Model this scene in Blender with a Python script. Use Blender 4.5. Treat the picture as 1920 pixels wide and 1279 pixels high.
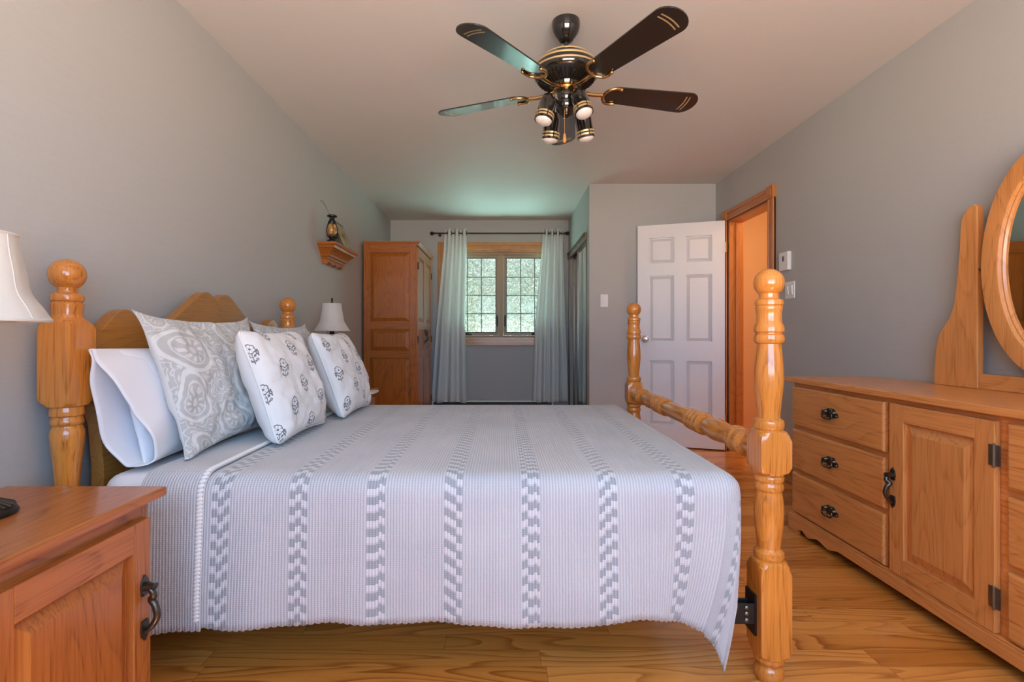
import bpy, bmesh, math, random
import numpy as np
from mathutils import Vector, Matrix
random.seed(7)
PI = math.pi
for o in list(bpy.data.objects):
    bpy.data.objects.remove(o)
scene = bpy.context.scene
COL = scene.collection

# ------------------------------------------------------------------ camera, world, light, exposure
CAM_H = 1.02
cam_d = bpy.data.cameras.new('camera')
cam_d.sensor_width = 36.0
cam_d.lens = 18.0
cam_d.shift_x = 18.0 / 1920
cam_d.shift_y = -10.5 / 1920
cam_d.clip_start = 0.05
cam = bpy.data.objects.new('camera', cam_d)
COL.objects.link(cam)
cam.location = (0, 0, CAM_H)
cam.rotation_euler = (PI / 2, 0, 0)
scene.camera = cam
scene.view_settings.view_transform = 'Standard'
scene.view_settings.look = 'None'
scene.view_settings.gamma = 1.0
scene.view_settings.exposure = 1.2
scene.cycles.use_denoising = True
scene.cycles.max_bounces = 10
scene.cycles.diffuse_bounces = 6
scene.cycles.glossy_bounces = 5
scene.cycles.transparent_max_bounces = 12
scene.cycles.sample_clamp_indirect = 6.0
scene.cycles.caustics_reflective = False
scene.cycles.caustics_refractive = False

WORLD_NORTH_SKY = (0.21, 0.225, 0.205)      # beyond the window in the picture
WORLD_NORTH_GROUND = (1.05, 1.95, 1.78)
WORLD_SOUTH_SKY = (0.52, 0.92, 1.45)       # beyond the window behind the camera
WORLD_SOUTH_GROUND = (2.6, 2.3, 2.05)
WORLD_STRENGTH_NORTH = 4.0
WORLD_STRENGTH_SOUTH = 3.2
SUN_STRENGTH = 4.5

wd = bpy.data.worlds.new('world')
scene.world = wd
wd.use_nodes = True
nt = wd.node_tree
nt.nodes.clear()
def wn(t, **kw):
    n = nt.nodes.new(t)
    for k, v in kw.items():
        setattr(n, k, v)
    return n
tc = wn('ShaderNodeTexCoord')
sep = wn('ShaderNodeSeparateXYZ')
nt.links.new(tc.outputs['Generated'], sep.inputs[0])
def wramp(sock, a, b):
    m = wn('ShaderNodeMapRange')
    m.inputs[1].default_value = a
    m.inputs[2].default_value = b
    nt.links.new(sock, m.inputs[0])
    return m.outputs[0]
def wmix(f, a, b):
    m = wn('ShaderNodeMix', data_type='RGBA')
    nt.links.new(f, m.inputs[0])
    for s, v in ((m.inputs[6], a), (m.inputs[7], b)):
        if isinstance(v, tuple):
            s.default_value = (*v, 1)
        else:
            nt.links.new(v, s)
    return m.outputs[2]
fz = wramp(sep.outputs[2], -0.06, 0.05)
fy = wramp(sep.outputs[1], -0.25, 0.25)
kN = lambda c: tuple(x * WORLD_STRENGTH_NORTH for x in c)
kS = lambda c: tuple(x * WORLD_STRENGTH_SOUTH for x in c)
north = wmix(fz, kN(WORLD_NORTH_GROUND), kN(WORLD_NORTH_SKY))
south = wmix(fz, kS(WORLD_SOUTH_GROUND), kS(WORLD_SOUTH_SKY))
both = wmix(fy, south, north)
bg = wn('ShaderNodeBackground')
nt.links.new(both, bg.inputs[0])
out = wn('ShaderNodeOutputWorld')
nt.links.new(bg.outputs[0], out.inputs[0])

sun_d = bpy.data.lights.new('sun', 'SUN')
sun_d.energy = SUN_STRENGTH
sun_d.angle = math.radians(1.5)
sun_d.color = (1.0, 0.93, 0.82)
sun = bpy.data.objects.new('sun', sun_d)
COL.objects.link(sun)
sun_dir = Vector((-0.10, 0.66, -0.74)).normalized()
sun.rotation_euler = sun_dir.to_track_quat('-Z', 'Y').to_euler()
sun.location = (0, -6, 8)

hall_d = bpy.data.lights.new('hall_lamp_light', 'POINT')
hall_d.energy = 11
hall_d.color = (1.0, 0.76, 0.52)
hall_d.shadow_soft_size = 0.12
hall_l = bpy.data.objects.new('hall_lamp_light', hall_d)
COL.objects.link(hall_l)
hall_l.location = (2.75, 4.0, 2.2)

# portals guide the sampling of the two windows (they give off nothing themselves)
for nm, loc, rx, sx, sy in (('far_window_portal', (-0.03, 6.47, 1.52), -PI / 2, 1.36, 1.08),
                            ('rear_window_portal', (0.35, -0.72, 1.45), PI / 2, 2.3, 1.5)):
    d = bpy.data.lights.new(nm, 'AREA')
    d.shape = 'RECTANGLE'
    d.size, d.size_y = sx, sy
    d.cycles.is_portal = True
    o = bpy.data.objects.new(nm, d)
    COL.objects.link(o)
    o.location = loc
    o.rotation_euler = (rx, 0, 0)

# ------------------------------------------------------------------ mesh helpers
class MB:
    def __init__(self):
        self.v, self.f, self.m = [], [], []
    def add(self, verts, faces, mi=0):
        k = len(self.v)
        self.v += [tuple(p) for p in verts]
        self.f += [tuple(i + k for i in fc) for fc in faces]
        self.m += [mi] * len(faces)
        return self
    def build(self, name, mats, parent=None, smooth=None, bevel=0.0, recalc=True, shift=True):
        me = bpy.data.meshes.new(name)
        off = Vector((0, 0, 0))
        p = parent
        while p is not None and shift:
            off += p.location
            p = p.parent
        me.from_pydata([(a - off.x, b - off.y, c - off.z) for a, b, c in self.v], [], self.f)
        if not isinstance(mats, (list, tuple)):
            mats = [mats]
        for m in mats:
            me.materials.append(m)
        me.polygons.foreach_set('material_index', self.m)
        if recalc:
            bm = bmesh.new()
            bm.from_mesh(me)
            bmesh.ops.recalc_face_normals(bm, faces=bm.faces)
            bm.to_mesh(me)
            bm.free()
        if smooth is not None:
            me.polygons.foreach_set('use_smooth', [True] * len(me.polygons))
            me.set_sharp_from_angle(angle=math.radians(smooth))
        me.update()
        o = bpy.data.objects.new(name, me)
        COL.objects.link(o)
        if parent is not None:
            o.parent = parent
        if bevel:
            b = o.modifiers.new('bevel', 'BEVEL')
            b.width = bevel
            b.segments = 2
            b.limit_method = 'ANGLE'
            b.angle_limit = math.radians(40)
            b.harden_normals = False
        return o

BOXF = [(0, 1, 3, 2), (4, 6, 7, 5), (0, 4, 5, 1), (2, 3, 7, 6), (0, 2, 6, 4), (1, 5, 7, 3)]
IDM = lambda a, b, c: (a, b, c)
def mbox(mb, a0, a1, b0, b1, c0, c1, mi=0, M=IDM):
    mb.add([M(a, b, c) for a in (a0, a1) for b in (b0, b1) for c in (c0, c1)], BOXF, mi)
    return mb
def sweep_rings(mb, rings, mi=0, caps=True, closed=False):
    n = len(rings[0])
    vs = [p for r in rings for p in r]
    fs = []
    K = len(rings)
    for k in range(K if closed else K - 1):
        k2 = (k + 1) % K
        for i in range(n):
            j = (i + 1) % n
            fs.append((k * n + i, k * n + j, k2 * n + j, k2 * n + i))
    if caps and not closed:
        fs.append(tuple(range(n - 1, -1, -1)))
        fs.append(tuple((K - 1) * n + i for i in range(n)))
    mb.add(vs, fs, mi)
    return mb
def lathe(mb, prof, M=IDM, seg=40, mi=0, caps=True):
    """prof: (radius, height[, half side of a square that clips it])"""
    rings = []
    for p in prof:
        R, z = p[0], p[1]
        h = p[2] if len(p) > 2 else None
        ring = []
        for i in range(seg):
            t = 2 * PI * i / seg
            c, s = math.cos(t), math.sin(t)
            r = max(R, 1e-4)
            if h:
                r = min(r, h / max(abs(c), abs(s)))
            ring.append(M(r * c, r * s, z))
        rings.append(ring)
    return sweep_rings(mb, rings, mi, caps)
def tube(mb, pts, rad, seg=10, mi=0, closed=False, flat=None):
    pts = [Vector(p) for p in pts]
    n = len(pts)
    rr = rad if isinstance(rad, (list, tuple)) else [rad] * n
    rings, prev = [], None
    for i in range(n):
        if closed:
            t = pts[(i + 1) % n] - pts[i - 1]
        else:
            t = pts[min(i + 1, n - 1)] - pts[max(i - 1, 0)]
        t.normalize()
        if prev is None:
            u = t.orthogonal().normalized()
            if flat is not None:
                u = (Vector(flat) - t * Vector(flat).dot(t)).normalized()
        else:
            u = (prev - t * prev.dot(t)).normalized()
        prev = u
        w = t.cross(u)
        k = 0.5 if flat is not None else 1.0
        rings.append([tuple(pts[i] + rr[i] * (k * math.cos(2 * PI * j / seg) * u + math.sin(2 * PI * j / seg) * w)) for j in range(seg)])
    return sweep_rings(mb, rings, mi, True, closed)
def prism(mb, outline, c0, c1, M=IDM, mi=0):
    n = len(outline)
    vs = [M(a, b, c0) for a, b in outline] + [M(a, b, c1) for a, b in outline]
    fs = [tuple(range(n)), tuple(range(2 * n - 1, n - 1, -1))]
    fs += [(i, i + n, (i + 1) % n + n, (i + 1) % n) for i in range(n)]
    mb.add(vs, fs, mi)
    return mb
def smoothline(pts, n=10):
    """Catmull-Rom through 2D/3D points"""
    P = [Vector(p) for p in pts]
    res = []
    for i in range(len(P) - 1):
        p0, p1, p2, p3 = P[max(i - 1, 0)], P[i], P[i + 1], P[min(i + 2, len(P) - 1)]
        for k in range(n):
            t = k / n
            res.append(tuple(0.5 * ((2 * p1) + (p2 - p0) * t + (2 * p0 - 5 * p1 + 4 * p2 - p3) * t * t + (3 * p1 - p0 - 3 * p2 + p3) * t ** 3)))
    res.append(tuple(P[-1]))
    return res
def sphere(mb, c, r, seg=20, rings=12, mi=0, sc=(1, 1, 1), M=IDM):
    prof = [(r * math.sin(PI * k / rings), -r * math.cos(PI * k / rings)) for k in range(rings + 1)]
    return lathe(mb, prof, lambda a, b, z: M(c[0] + a * sc[0], c[1] + b * sc[1], c[2] + z * sc[2]), seg, mi)

def tag(o, label=None, cat=None, group=None, kind=None):
    if label: o['label'] = label
    if cat: o['category'] = cat
    if group: o['group'] = group
    if kind: o['kind'] = kind
    return o
def thing(name, loc, label, cat, group=None, rotz=0):
    o = bpy.data.objects.new(name, None)
    o.empty_display_size = 0.05
    COL.objects.link(o)
    o.location = loc
    o.rotation_euler = (0, 0, rotz)
    return tag(o, label, cat, group)
def struct(o):
    o['kind'] = 'structure'
    return o
def copy_tree(o, loc, label=None):
    c = o.copy()
    COL.objects.link(c)
    c.location = loc
    if label: c['label'] = label
    def rec(src, dst):
        for ch in list(src.children):
            d = ch.copy()
            COL.objects.link(d)
            d.parent = dst
            rec(ch, d)
    rec(o, c)
    return c

# ------------------------------------------------------------------ node material helpers
class G:
    def __init__(self, name):
        self.m = bpy.data.materials.new(name)
        self.m.use_nodes = True
        self.t = self.m.node_tree
        self.t.nodes.clear()
        self.out = self.t.nodes.new('ShaderNodeOutputMaterial')
    def n(self, t, **kw):
        n = self.t.nodes.new(t)
        for k, v in kw.items():
            setattr(n, k, v)
        return n
    def put(self, sock, v):
        if v is None: return
        if isinstance(v, bpy.types.NodeSocket):
            self.t.links.new(v, sock)
        elif isinstance(v, (tuple, list)) and len(v) == 3 and sock.type == 'RGBA':
            sock.default_value = (*v, 1)
        else:
            sock.default_value = v
    def math(self, op, a, b=None, c=None, clamp=False):
        n = self.n('ShaderNodeMath', operation=op, use_clamp=clamp)
        for s, v in zip(n.inputs, (a, b, c)):
            self.put(s, v)
        return n.outputs[0]
    def mix(self, f, a, b, mode='MIX'):
        n = self.n('ShaderNodeMix', data_type='RGBA', blend_type=mode)
        self.put(n.inputs[0], f); self.put(n.inputs[6], a); self.put(n.inputs[7], b)
        return n.outputs[2]
    def ramp(self, f, stops, interp='LINEAR'):
        n = self.n('ShaderNodeValToRGB')
        n.color_ramp.interpolation = interp
        e = n.color_ramp.elements
        while len(e) < len(stops): e.new(0.5)
        for x, (p, c) in zip(e, stops):
            x.position = p
            x.color = (*c, 1) if len(c) == 3 else c
        self.put(n.inputs[0], f)
        return n.outputs[0]
    def obj(self):
        return self.n('ShaderNodeTexCoord').outputs['Object']
    def uv(self):
        return self.n('ShaderNodeTexCoord').outputs['UV']
    def mapping(self, v, scale=(1, 1, 1), loc=(0, 0, 0)):
        n = self.n('ShaderNodeMapping')
        self.put(n.inputs[0], v)
        n.inputs['Scale'].default_value = scale
        self.put(n.inputs['Location'], loc)
        return n.outputs[0]
    def noise(self, v, scale=5, detail=2, rough=0.5, dist=0.0):
        n = self.n('ShaderNodeTexNoise')
        self.put(n.inputs['Vector'], v)
        n.inputs['Scale'].default_value = scale
        n.inputs['Detail'].default_value = detail
        n.inputs['Roughness'].default_value = rough
        n.inputs['Distortion'].default_value = dist
        return n.outputs[0]
    def white(self, v):
        n = self.n('ShaderNodeTexWhiteNoise', noise_dimensions='3D')
        self.put(n.inputs['Vector'], v)
        return n.outputs['Value']
    def sepxyz(self, v):
        n = self.n('ShaderNodeSeparateXYZ'); self.put(n.inputs[0], v)
        return n.outputs
    def comb(self, x=0.0, y=0.0, z=0.0):
        n = self.n('ShaderNodeCombineXYZ')
        for s, v in zip(n.inputs, (x, y, z)): self.put(s, v)
        return n.outputs[0]
    def bump(self, h, strength=0.3, dist=0.002):
        n = self.n('ShaderNodeBump')
        n.inputs['Strength'].default_value = strength
        n.inputs['Distance'].default_value = dist
        self.put(n.inputs['Height'], h)
        return n.outputs[0]
    def bsdf(self, color=None, rough=0.5, metal=0.0, normal=None, coat=0.0, spec=0.5, sheen=0.0, coat_rough=0.1, **kw):
        n = self.n('ShaderNodeBsdfPrincipled')
        self.put(n.inputs['Base Color'], color)
        self.put(n.inputs['Roughness'], rough)
        n.inputs['Metallic'].default_value = metal
        n.inputs['Coat Weight'].default_value = coat
        n.inputs['Coat Roughness'].default_value = coat_rough
        n.inputs['Specular IOR Level'].default_value = spec
        n.inputs['Sheen Weight'].default_value = sheen
        for k, v in kw.items(): self.put(n.inputs[k], v)
        if normal is not None: self.put(n.inputs['Normal'], normal)
        return n.outputs[0]
    def done(self, shader):
        self.put(self.out.inputs[0], shader)
        return self.m

def plain(name, color, rough=0.5, metal=0.0, coat=0.0, noise=0.06, nscale=30, spec=0.5, bump=0.0):
    g = G(name)
    v = g.noise(g.obj(), nscale, 3)
    f = g.math('MULTIPLY_ADD', v, 2 * noise, 1 - noise)
    c = g.mix(1.0, color, g.comb(f, f, f), 'MULTIPLY')
    nrm = g.bump(v, bump, 0.002) if bump else None
    return g.done(g.bsdf(c, rough, metal, nrm, coat, spec))

def oak(name, light, dark, axis='Z', rings=7.0, rough=0.32, coat=0.25, seed=0.0, scale=1.0):
    """plain-sawn oak: contour lines of a noise stretched along the grain, plus fine pores"""
    g = G(name)
    s = {'X': (0.16, 1, 1), 'Y': (1, 0.16, 1), 'Z': (1, 1, 0.16)}[axis]
    sp = {'X': (0.03, 1, 1), 'Y': (1, 0.03, 1), 'Z': (1, 1, 0.03)}[axis]
    ob = g.obj()
    v = g.noise(g.mapping(ob, s, (seed, seed * 1.7, seed * 0.6)), 5.6 * scale, 1.5, 0.4, 0.2)
    fr = g.math('FRACT', g.math('MULTIPLY', v, rings * 2.7))
    line = g.ramp(fr, [(0.0, (0.05, 0.05, 0.05)), (0.45, (0.12, 0.12, 0.12)), (0.76, (0.45, 0.45, 0.45)), (0.90, (0.95, 0.95, 0.95)), (1.0, (0.05, 0.05, 0.05))])
    pores = g.noise(g.mapping(ob, sp), 190, 2, 0.6)
    pr = g.ramp(pores, [(0.47, (0, 0, 0)), (0.62, (1, 1, 1))])
    big = g.noise(g.mapping(ob, s), 2.2, 1)
    f = g.math('ADD', g.math('MULTIPLY', line, g.math('MULTIPLY_ADD', pr, 0.40, 0.30)), g.math('MULTIPLY', pr, 0.26), clamp=True)
    c = g.mix(f, light, dark)
    k = g.math('MULTIPLY_ADD', big, 0.30, 0.85)
    c = g.mix(1.0, c, g.comb(k, k, k), 'MULTIPLY')
    nrm = g.bump(f, 0.05, 0.001)
    return g.done(g.bsdf(c, rough, 0, nrm, coat, 0.5))

def oaks(name, light, dark, **kw):
    return {a: oak(name + '_grain_' + a.lower(), light, dark, a, **kw) for a in 'XYZ'}

BED = oaks('bed_oak', (0.66, 0.240, 0.040), (0.34, 0.094, 0.011), seed=1.3, rough=0.22, coat=0.5)
HEADB = oaks('headboard_oak', (0.40, 0.165, 0.030), (0.25, 0.085, 0.012), seed=2.1, rough=0.3)
DRS = oaks('dresser_oak', (0.74, 0.305, 0.088), (0.44, 0.150, 0.034), seed=3.7, rings=6)
NST = oaks('nightstand_oak', (0.44, 0.142, 0.032), (0.19, 0.050, 0.010), seed=5.2)
ARM = oaks('armoire_oak', (0.42, 0.122, 0.010), (0.18, 0.040, 0.003), seed=8.4, rings=8)
TRM = oaks('trim_oak', (0.54, 0.225, 0.045), (0.28, 0.095, 0.018), seed=9.9)
DTR = oaks('door_trim_oak', (0.55, 0.19, 0.040), (0.36, 0.105, 0.018), seed=11.9)

def wall_mat(name, color, amt=0.05):
    g = G(name)
    ob = g.obj()
    a = g.noise(g.mapping(ob, (6, 6, 260)), 1.0, 2, 0.6)
    b = g.noise(ob, 90, 2, 0.6)
    h = g.math('ADD', a, g.math('MULTIPLY', b, 0.5))
    f = g.math('MULTIPLY_ADD', h, 2 * amt, 1 - 1.5 * amt)
    c = g.mix(1.0, color, g.comb(f, f, f), 'MULTIPLY')
    return g.done(g.bsdf(c, 0.55, 0, g.bump(h, 0.12, 0.001), 0, 0.35))
WALL = wall_mat('wall_paint', (0.465, 0.462, 0.448))
CEIL = wall_mat('ceiling_paint', (0.74, 0.70, 0.67), 0.02)
HALLW = wall_mat('hall_paint', (0.82, 0.52, 0.26), 0.03)
WHITE_PAINT = plain('white_door_paint', (0.80, 0.79, 0.80), 0.38, noise=0.02)
WHITE_PLASTIC = plain('white_plastic', (0.82, 0.80, 0.78), 0.35, noise=0.02)
GREY_PLASTIC = plain('grey_plastic', (0.10, 0.11, 0.12), 0.4)
PEWTER = plain('dark_pewter', (0.10, 0.085, 0.07), 0.32, 0.9, noise=0.3, nscale=120)
BRONZE = plain('dark_bronze', (0.035, 0.028, 0.022), 0.4, 0.7, noise=0.3)
STEEL = plain('hinge_steel', (0.24, 0.21, 0.17), 0.35, 0.9, noise=0.2)
BLACK_METAL = plain('black_metal', (0.012, 0.012, 0.013), 0.4, 0.3)
FAN_BLACK = plain('glossy_black_enamel', (0.010, 0.009, 0.008), 0.12, 0.0, coat=0.8, noise=0.1)
FAN_BLADE = plain('satin_black_blade', (0.012, 0.011, 0.011), 0.26, 0.0, coat=0.6, noise=0.1, spec=0.5)
BRASS = plain('brass', (0.62, 0.36, 0.14), 0.2, 1.0, noise=0.1)
GOLD = plain('gold_paint', (0.62, 0.44, 0.22), 0.35, 0.5, noise=0.05)
ORANGE_WOOD = plain('orange_wood', (0.62, 0.22, 0.05), 0.4)
CRYSTAL = plain('crystal_knob', (0.55, 0.48, 0.46), 0.1, 0.6, noise=0.5, nscale=160)
ALUMINIUM = plain('bronze_aluminium', (0.16, 0.12, 0.09), 0.3, 0.8, noise=0.1)
SASH = plain('dark_window_sash', (0.05, 0.055, 0.05), 0.4)
WINFRAME = plain('taupe_window_frame', (0.36, 0.25, 0.15), 0.45)

def glass_mat(name, tint=(1, 1, 1), refl=0.10):
    g = G(name)
    t = g.n('ShaderNodeBsdfTransparent'); g.put(t.inputs[0], tint)
    s = g.n('ShaderNodeBsdfGlossy'); s.inputs['Roughness'].default_value = 0.02
    fr = g.n('ShaderNodeFresnel'); fr.inputs[0].default_value = 1.45
    mx = g.n('ShaderNodeMixShader')
    g.put(mx.inputs[0], fr.outputs[0]); g.put(mx.inputs[1], t.outputs[0]); g.put(mx.inputs[2], s.outputs[0])
    return g.done(mx.outputs[0])
GLASS = glass_mat('window_glass', (0.97, 1.0, 0.98))
def mirror_mat():
    g = G('mirror_glass')
    s = g.n('ShaderNodeBsdfGlossy'); s.inputs['Roughness'].default_value = 0.004
    g.put(s.inputs[0], (0.82, 0.86, 0.84))
    return g.done(s.outputs[0])
MIRROR = mirror_mat()
def screen_mat():
    g = G('insect_screen')
    t = g.n('ShaderNodeBsdfTransparent')
    d = g.n('ShaderNodeBsdfDiffuse'); g.put(d.inputs[0], (0.35, 0.36, 0.34))
    mx = g.n('ShaderNodeMixShader')
    x, y, z = g.sepxyz(g.obj())
    w = g.math('MAXIMUM', g.math('GREATER_THAN', g.math('FRACT', g.math('MULTIPLY', x, 420.0)), 0.8),
               g.math('GREATER_THAN', g.math('FRACT', g.math('MULTIPLY', z, 420.0)), 0.8))
    g.put(mx.inputs[0], w)
    g.put(mx.inputs[1], t.outputs[0]); g.put(mx.inputs[2], d.outputs[0])
    return g.done(mx.outputs[0])
SCREEN = screen_mat()

def cloth(name, color, rough=0.85, weave=900.0, bump=0.25, sheen=0.2, trans=0.0, wrinkle=0.0):
    g = G(name)
    ob = g.obj()
    x, y, z = g.sepxyz(ob)
    w = g.noise(ob, weave, 1)
    n2 = g.noise(ob, 14, 3)
    f = g.math('MULTIPLY_ADD', w, 0.10, 0.95)
    c = g.mix(1.0, color, g.comb(f, f, f), 'MULTIPLY')
    h = g.math('ADD', g.math('MULTIPLY', w, 0.2), g.math('MULTIPLY', n2, 1.0 + wrinkle))
    b = g.bsdf(c, rough, 0, g.bump(h, bump, 0.004), 0, 0.3, sheen)
    if trans:
        tr = g.n('ShaderNodeBsdfTranslucent'); g.put(tr.inputs[0], c)
        mx = g.n('ShaderNodeMixShader'); mx.inputs[0].default_value = trans
        g.put(mx.inputs[1], b); g.put(mx.inputs[2], tr.outputs[0])
        b = mx.outputs[0]
    return g.done(b)
SHEET = cloth('white_cotton_sheet', (0.80, 0.80, 0.84))
CASE = cloth('white_pillowcase_cotton', (0.82, 0.81, 0.84), bump=0.35)
BACKING = cloth('pale_grey_cotton_backing', (0.66, 0.65, 0.63))
PIPING = cloth('white_piping', (0.80, 0.79, 0.78))
SHADE = cloth('ivory_lamp_shade_fabric', (0.80, 0.76, 0.70), weave=500, trans=0.35)
BOXSPR = cloth('white_box_spring_cloth', (0.70, 0.70, 0.74))
CURT = cloth('silver_satin_curtain', (0.84, 0.86, 0.85), 0.38, 700, 0.12, 0.3, 0.22)

def vcol_mat(name, rough=0.85, bump=0.3, relief=0.0):
    g = G(name)
    a = g.n('ShaderNodeAttribute', attribute_name='pattern')
    w = g.noise(g.obj(), 700, 1)
    f = g.math('MULTIPLY_ADD', w, 0.16, 0.92)
    c = g.mix(1.0, a.outputs['Color'], g.comb(f, f, f), 'MULTIPLY')
    h = g.math('ADD', g.math('MULTIPLY', w, 0.3), g.math('MULTIPLY', a.outputs['Fac'], relief))
    return g.done(g.bsdf(c, rough, 0, g.bump(h, bump, 0.004), 0, 0.3, 0.2))
FLORAL = vcol_mat('floral_print_cotton', bump=0.15)
PAISLEY = vcol_mat('grey_paisley_jacquard', bump=0.45, relief=1.0)

def spread_mat():
    g = G('ribbed_woven_bedspread')
    u, v, _ = g.sepxyz(g.uv())
    rib = g.math('SINE', g.math('MULTIPLY', u, 2 * PI / 0.0088))
    wea = g.math('SINE', g.math('MULTIPLY', v, 2 * PI / 0.0060))
    S = 0.2265
    q = g.math('DIVIDE', g.math('ADD', u, 0.823 + S / 2 + 10 * S), S)
    idx = g.math('FLOOR', q)
    w = g.math('MULTIPLY', g.math('SUBTRACT', g.math('FRACT', q), 0.5), S)      # metres from the stripe's middle
    inside = g.math('MULTIPLY', g.math('LESS_THAN', g.math('ABSOLUTE', w), 0.0265), g.math('GREATER_THAN', u, -0.93))
    col = g.math('FLOOR', g.math('DIVIDE', g.math('ADD', w, 0.0265), 0.0088))   # 0..5
    pair = g.math('FLOOR', g.math('DIVIDE', col, 2.0))
    jit = g.math('MULTIPLY', g.white(g.comb(idx, col, 3.0)), 0.22)
    sh = g.math('MULTIPLY_ADD', g.white(g.comb(idx, pair, 8.0)), 0.5, g.math('MULTIPLY', pair, 0.42))
    r = g.math('ADD', g.math('ADD', g.math('DIVIDE', v, 0.046), sh), jit)
    dark = g.math('LESS_THAN', g.math('FRACT', r), 0.50)
    pale = g.math('MULTIPLY', g.math('GREATER_THAN', g.math('FRACT', r), 0.62), 1.0)
    dk = g.math('MULTIPLY', dark, inside)
    pl = g.math('MULTIPLY', pale, inside)
    thread = g.math('MULTIPLY_ADD', wea, 0.12, 0.84)
    cloud = g.noise(g.uv(), 3.5, 2)
    base = g.mix(g.math('MULTIPLY_ADD', cloud, 1.6, -0.45, clamp=True), (0.55, 0.555, 0.59), (0.66, 0.66, 0.69))
    c = g.mix(g.math('MULTIPLY', pl, 0.6), base, (0.78, 0.78, 0.81))
    c = g.mix(g.math('MULTIPLY', dk, thread), c, (0.35, 0.38, 0.42))
    k = g.math('MULTIPLY_ADD', rib, 0.13, 0.89)
    c = g.mix(1.0, c, g.comb(k, k, k), 'MULTIPLY')
    h = g.math('ADD', rib, g.math('MULTIPLY', wea, 0.3))
    return g.done(g.bsdf(c, 0.9, 0, g.bump(h, 0.5, 0.0016), 0, 0.25, 0.25))
SPREAD = spread_mat()

def floor_mat():
    g = G('oak_strip_floor')
    ob = g.obj()
    x, y, z = g.sepxyz(ob)
    W = 0.083
    row = g.math('FLOOR', g.math('DIVIDE', y, W))
    off = g.math('MULTIPLY', g.white(g.comb(row, 1.0, 5.0)), 3.7)
    L = 1.05
    cx = g.math('DIVIDE', g.math('ADD', x, off), L)
    colm = g.math('FLOOR', cx)
    pid = g.white(g.comb(row, colm, 2.0))
    pid2 = g.white(g.comb(row, colm, 9.0))
    vec = g.comb(g.math('MULTIPLY_ADD', pid, 31.0, g.math('MULTIPLY', x, 0.12)), g.math('MULTIPLY_ADD', pid2, 17.0, y), 0.0)
    v = g.noise(vec, 7.0, 1.5, 0.45, 0.3)
    fr = g.math('FRACT', g.math('MULTIPLY', v, 15.0))
    line = g.ramp(fr, [(0.0, (0, 0, 0)), (0.6, (0.3, 0.3, 0.3)), (0.9, (1, 1, 1)), (1.0, (0, 0, 0))])
    base = g.ramp(pid, [(0.0, (0.54, 0.19, 0.030)), (0.35, (0.70, 0.275, 0.052)), (0.7, (0.78, 0.335, 0.075)), (1.0, (0.60, 0.22, 0.036))])
    dk = g.mix(1.0, base, (0.42, 0.27, 0.17), 'MULTIPLY')
    pores = g.noise(g.comb(g.math('MULTIPLY', x, 0.03), y, 0.0), 260, 2)
    f = g.math('ADD', g.math('MULTIPLY', line, g.math('MULTIPLY_ADD', pid2, 0.6, 0.25)), g.math('MULTIPLY', g.math('GREATER_THAN', pores, 0.62), 0.2), clamp=True)
    c = g.mix(f, base, dk)
    ey = g.math('FRACT', g.math('DIVIDE', y, W))
    gap = g.math('LESS_THAN', g.math('MINIMUM', ey, g.math('SUBTRACT', 1.0, ey)), 0.011)
    ex = g.math('FRACT', cx)
    gap2 = g.math('LESS_THAN', ex, 0.0016)
    gp = g.math('MAXIMUM', gap, gap2)
    c = g.mix(g.math('MULTIPLY', gp, 0.6), c, (0.12, 0.045, 0.012))
    h = g.math('SUBTRACT', 1.0, gp)
    return g.done(g.bsdf(c, 0.27, 0, g.bump(h, 0.2, 0.001), 0.3, 0.5))
FLOOR = floor_mat()

def leaf_mat(name, c1, c2):
    g = G(name)
    n = g.n('ShaderNodeObjectInfo')
    v = g.noise(g.obj(), 9, 2)
    c = g.mix(v, c1, c2)
    d = g.n('ShaderNodeBsdfDiffuse'); g.put(d.inputs[0], c)
    t = g.n('ShaderNodeBsdfTranslucent'); g.put(t.inputs[0], c)
    mx = g.n('ShaderNodeMixShader'); mx.inputs[0].default_value = 0.45
    g.put(mx.inputs[1], d.outputs[0]); g.put(mx.inputs[2], t.outputs[0])
    return g.done(mx.outputs[0])
LEAF = leaf_mat('pale_leaf', (0.13, 0.14, 0.115), (0.36, 0.38, 0.32))
BARK = plain('grey_bark', (0.20, 0.17, 0.14), 0.9, noise=0.4, bump=0.6)

# ------------------------------------------------------------------ the room
XL, XR, YF, YB, ZC = -1.38, 2.0, 6.31, -0.72, 2.44
YP, XC = 4.80, 0.815            # the closet block: its front wall and its side wall
def bx(name, mats, *boxes, parent=None, bevel=0.0):
    mb = MB()
    for b in boxes:
        mbox(mb, *b)
    return mb.build(name, mats, parent, bevel=bevel)
T = 0.14
struct(bx('floor', FLOOR, (XL - T, 4.0, YB - T, 7.2, -0.12, 0)))
struct(bx('ceiling', CEIL, (XL - T, 4.0, YB - T, 7.2, ZC, ZC + 0.12)))
struct(bx('wall_left', WALL, (XL - T, XL, YB - T, YF + 0.17, 0, ZC)))
# far wall with the window opening
WX0, WX1, WZ0, WZ1 = -0.70, 0.665, 0.975, 2.075
struct(bx('wall_far', WALL, (XL, WX0, YF, YF + 0.17, 0, ZC), (WX1, 3.4, YF, YF + 0.17, 0, ZC),
          (WX0, WX1, YF, YF + 0.17, 0, WZ0), (WX0, WX1, YF, YF + 0.17, WZ1, ZC)))
# right wall with the doorway
DY0, DY1, DZ = 3.83, 4.53, 2.035
struct(bx('wall_right', WALL, (XR, XR + 0.12, YB, DY0, 0, ZC), (XR, XR + 0.12, DY1, YP + 0.1, 0, ZC), (XR, XR + 0.12, DY0, DY1, DZ, ZC)))
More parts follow.
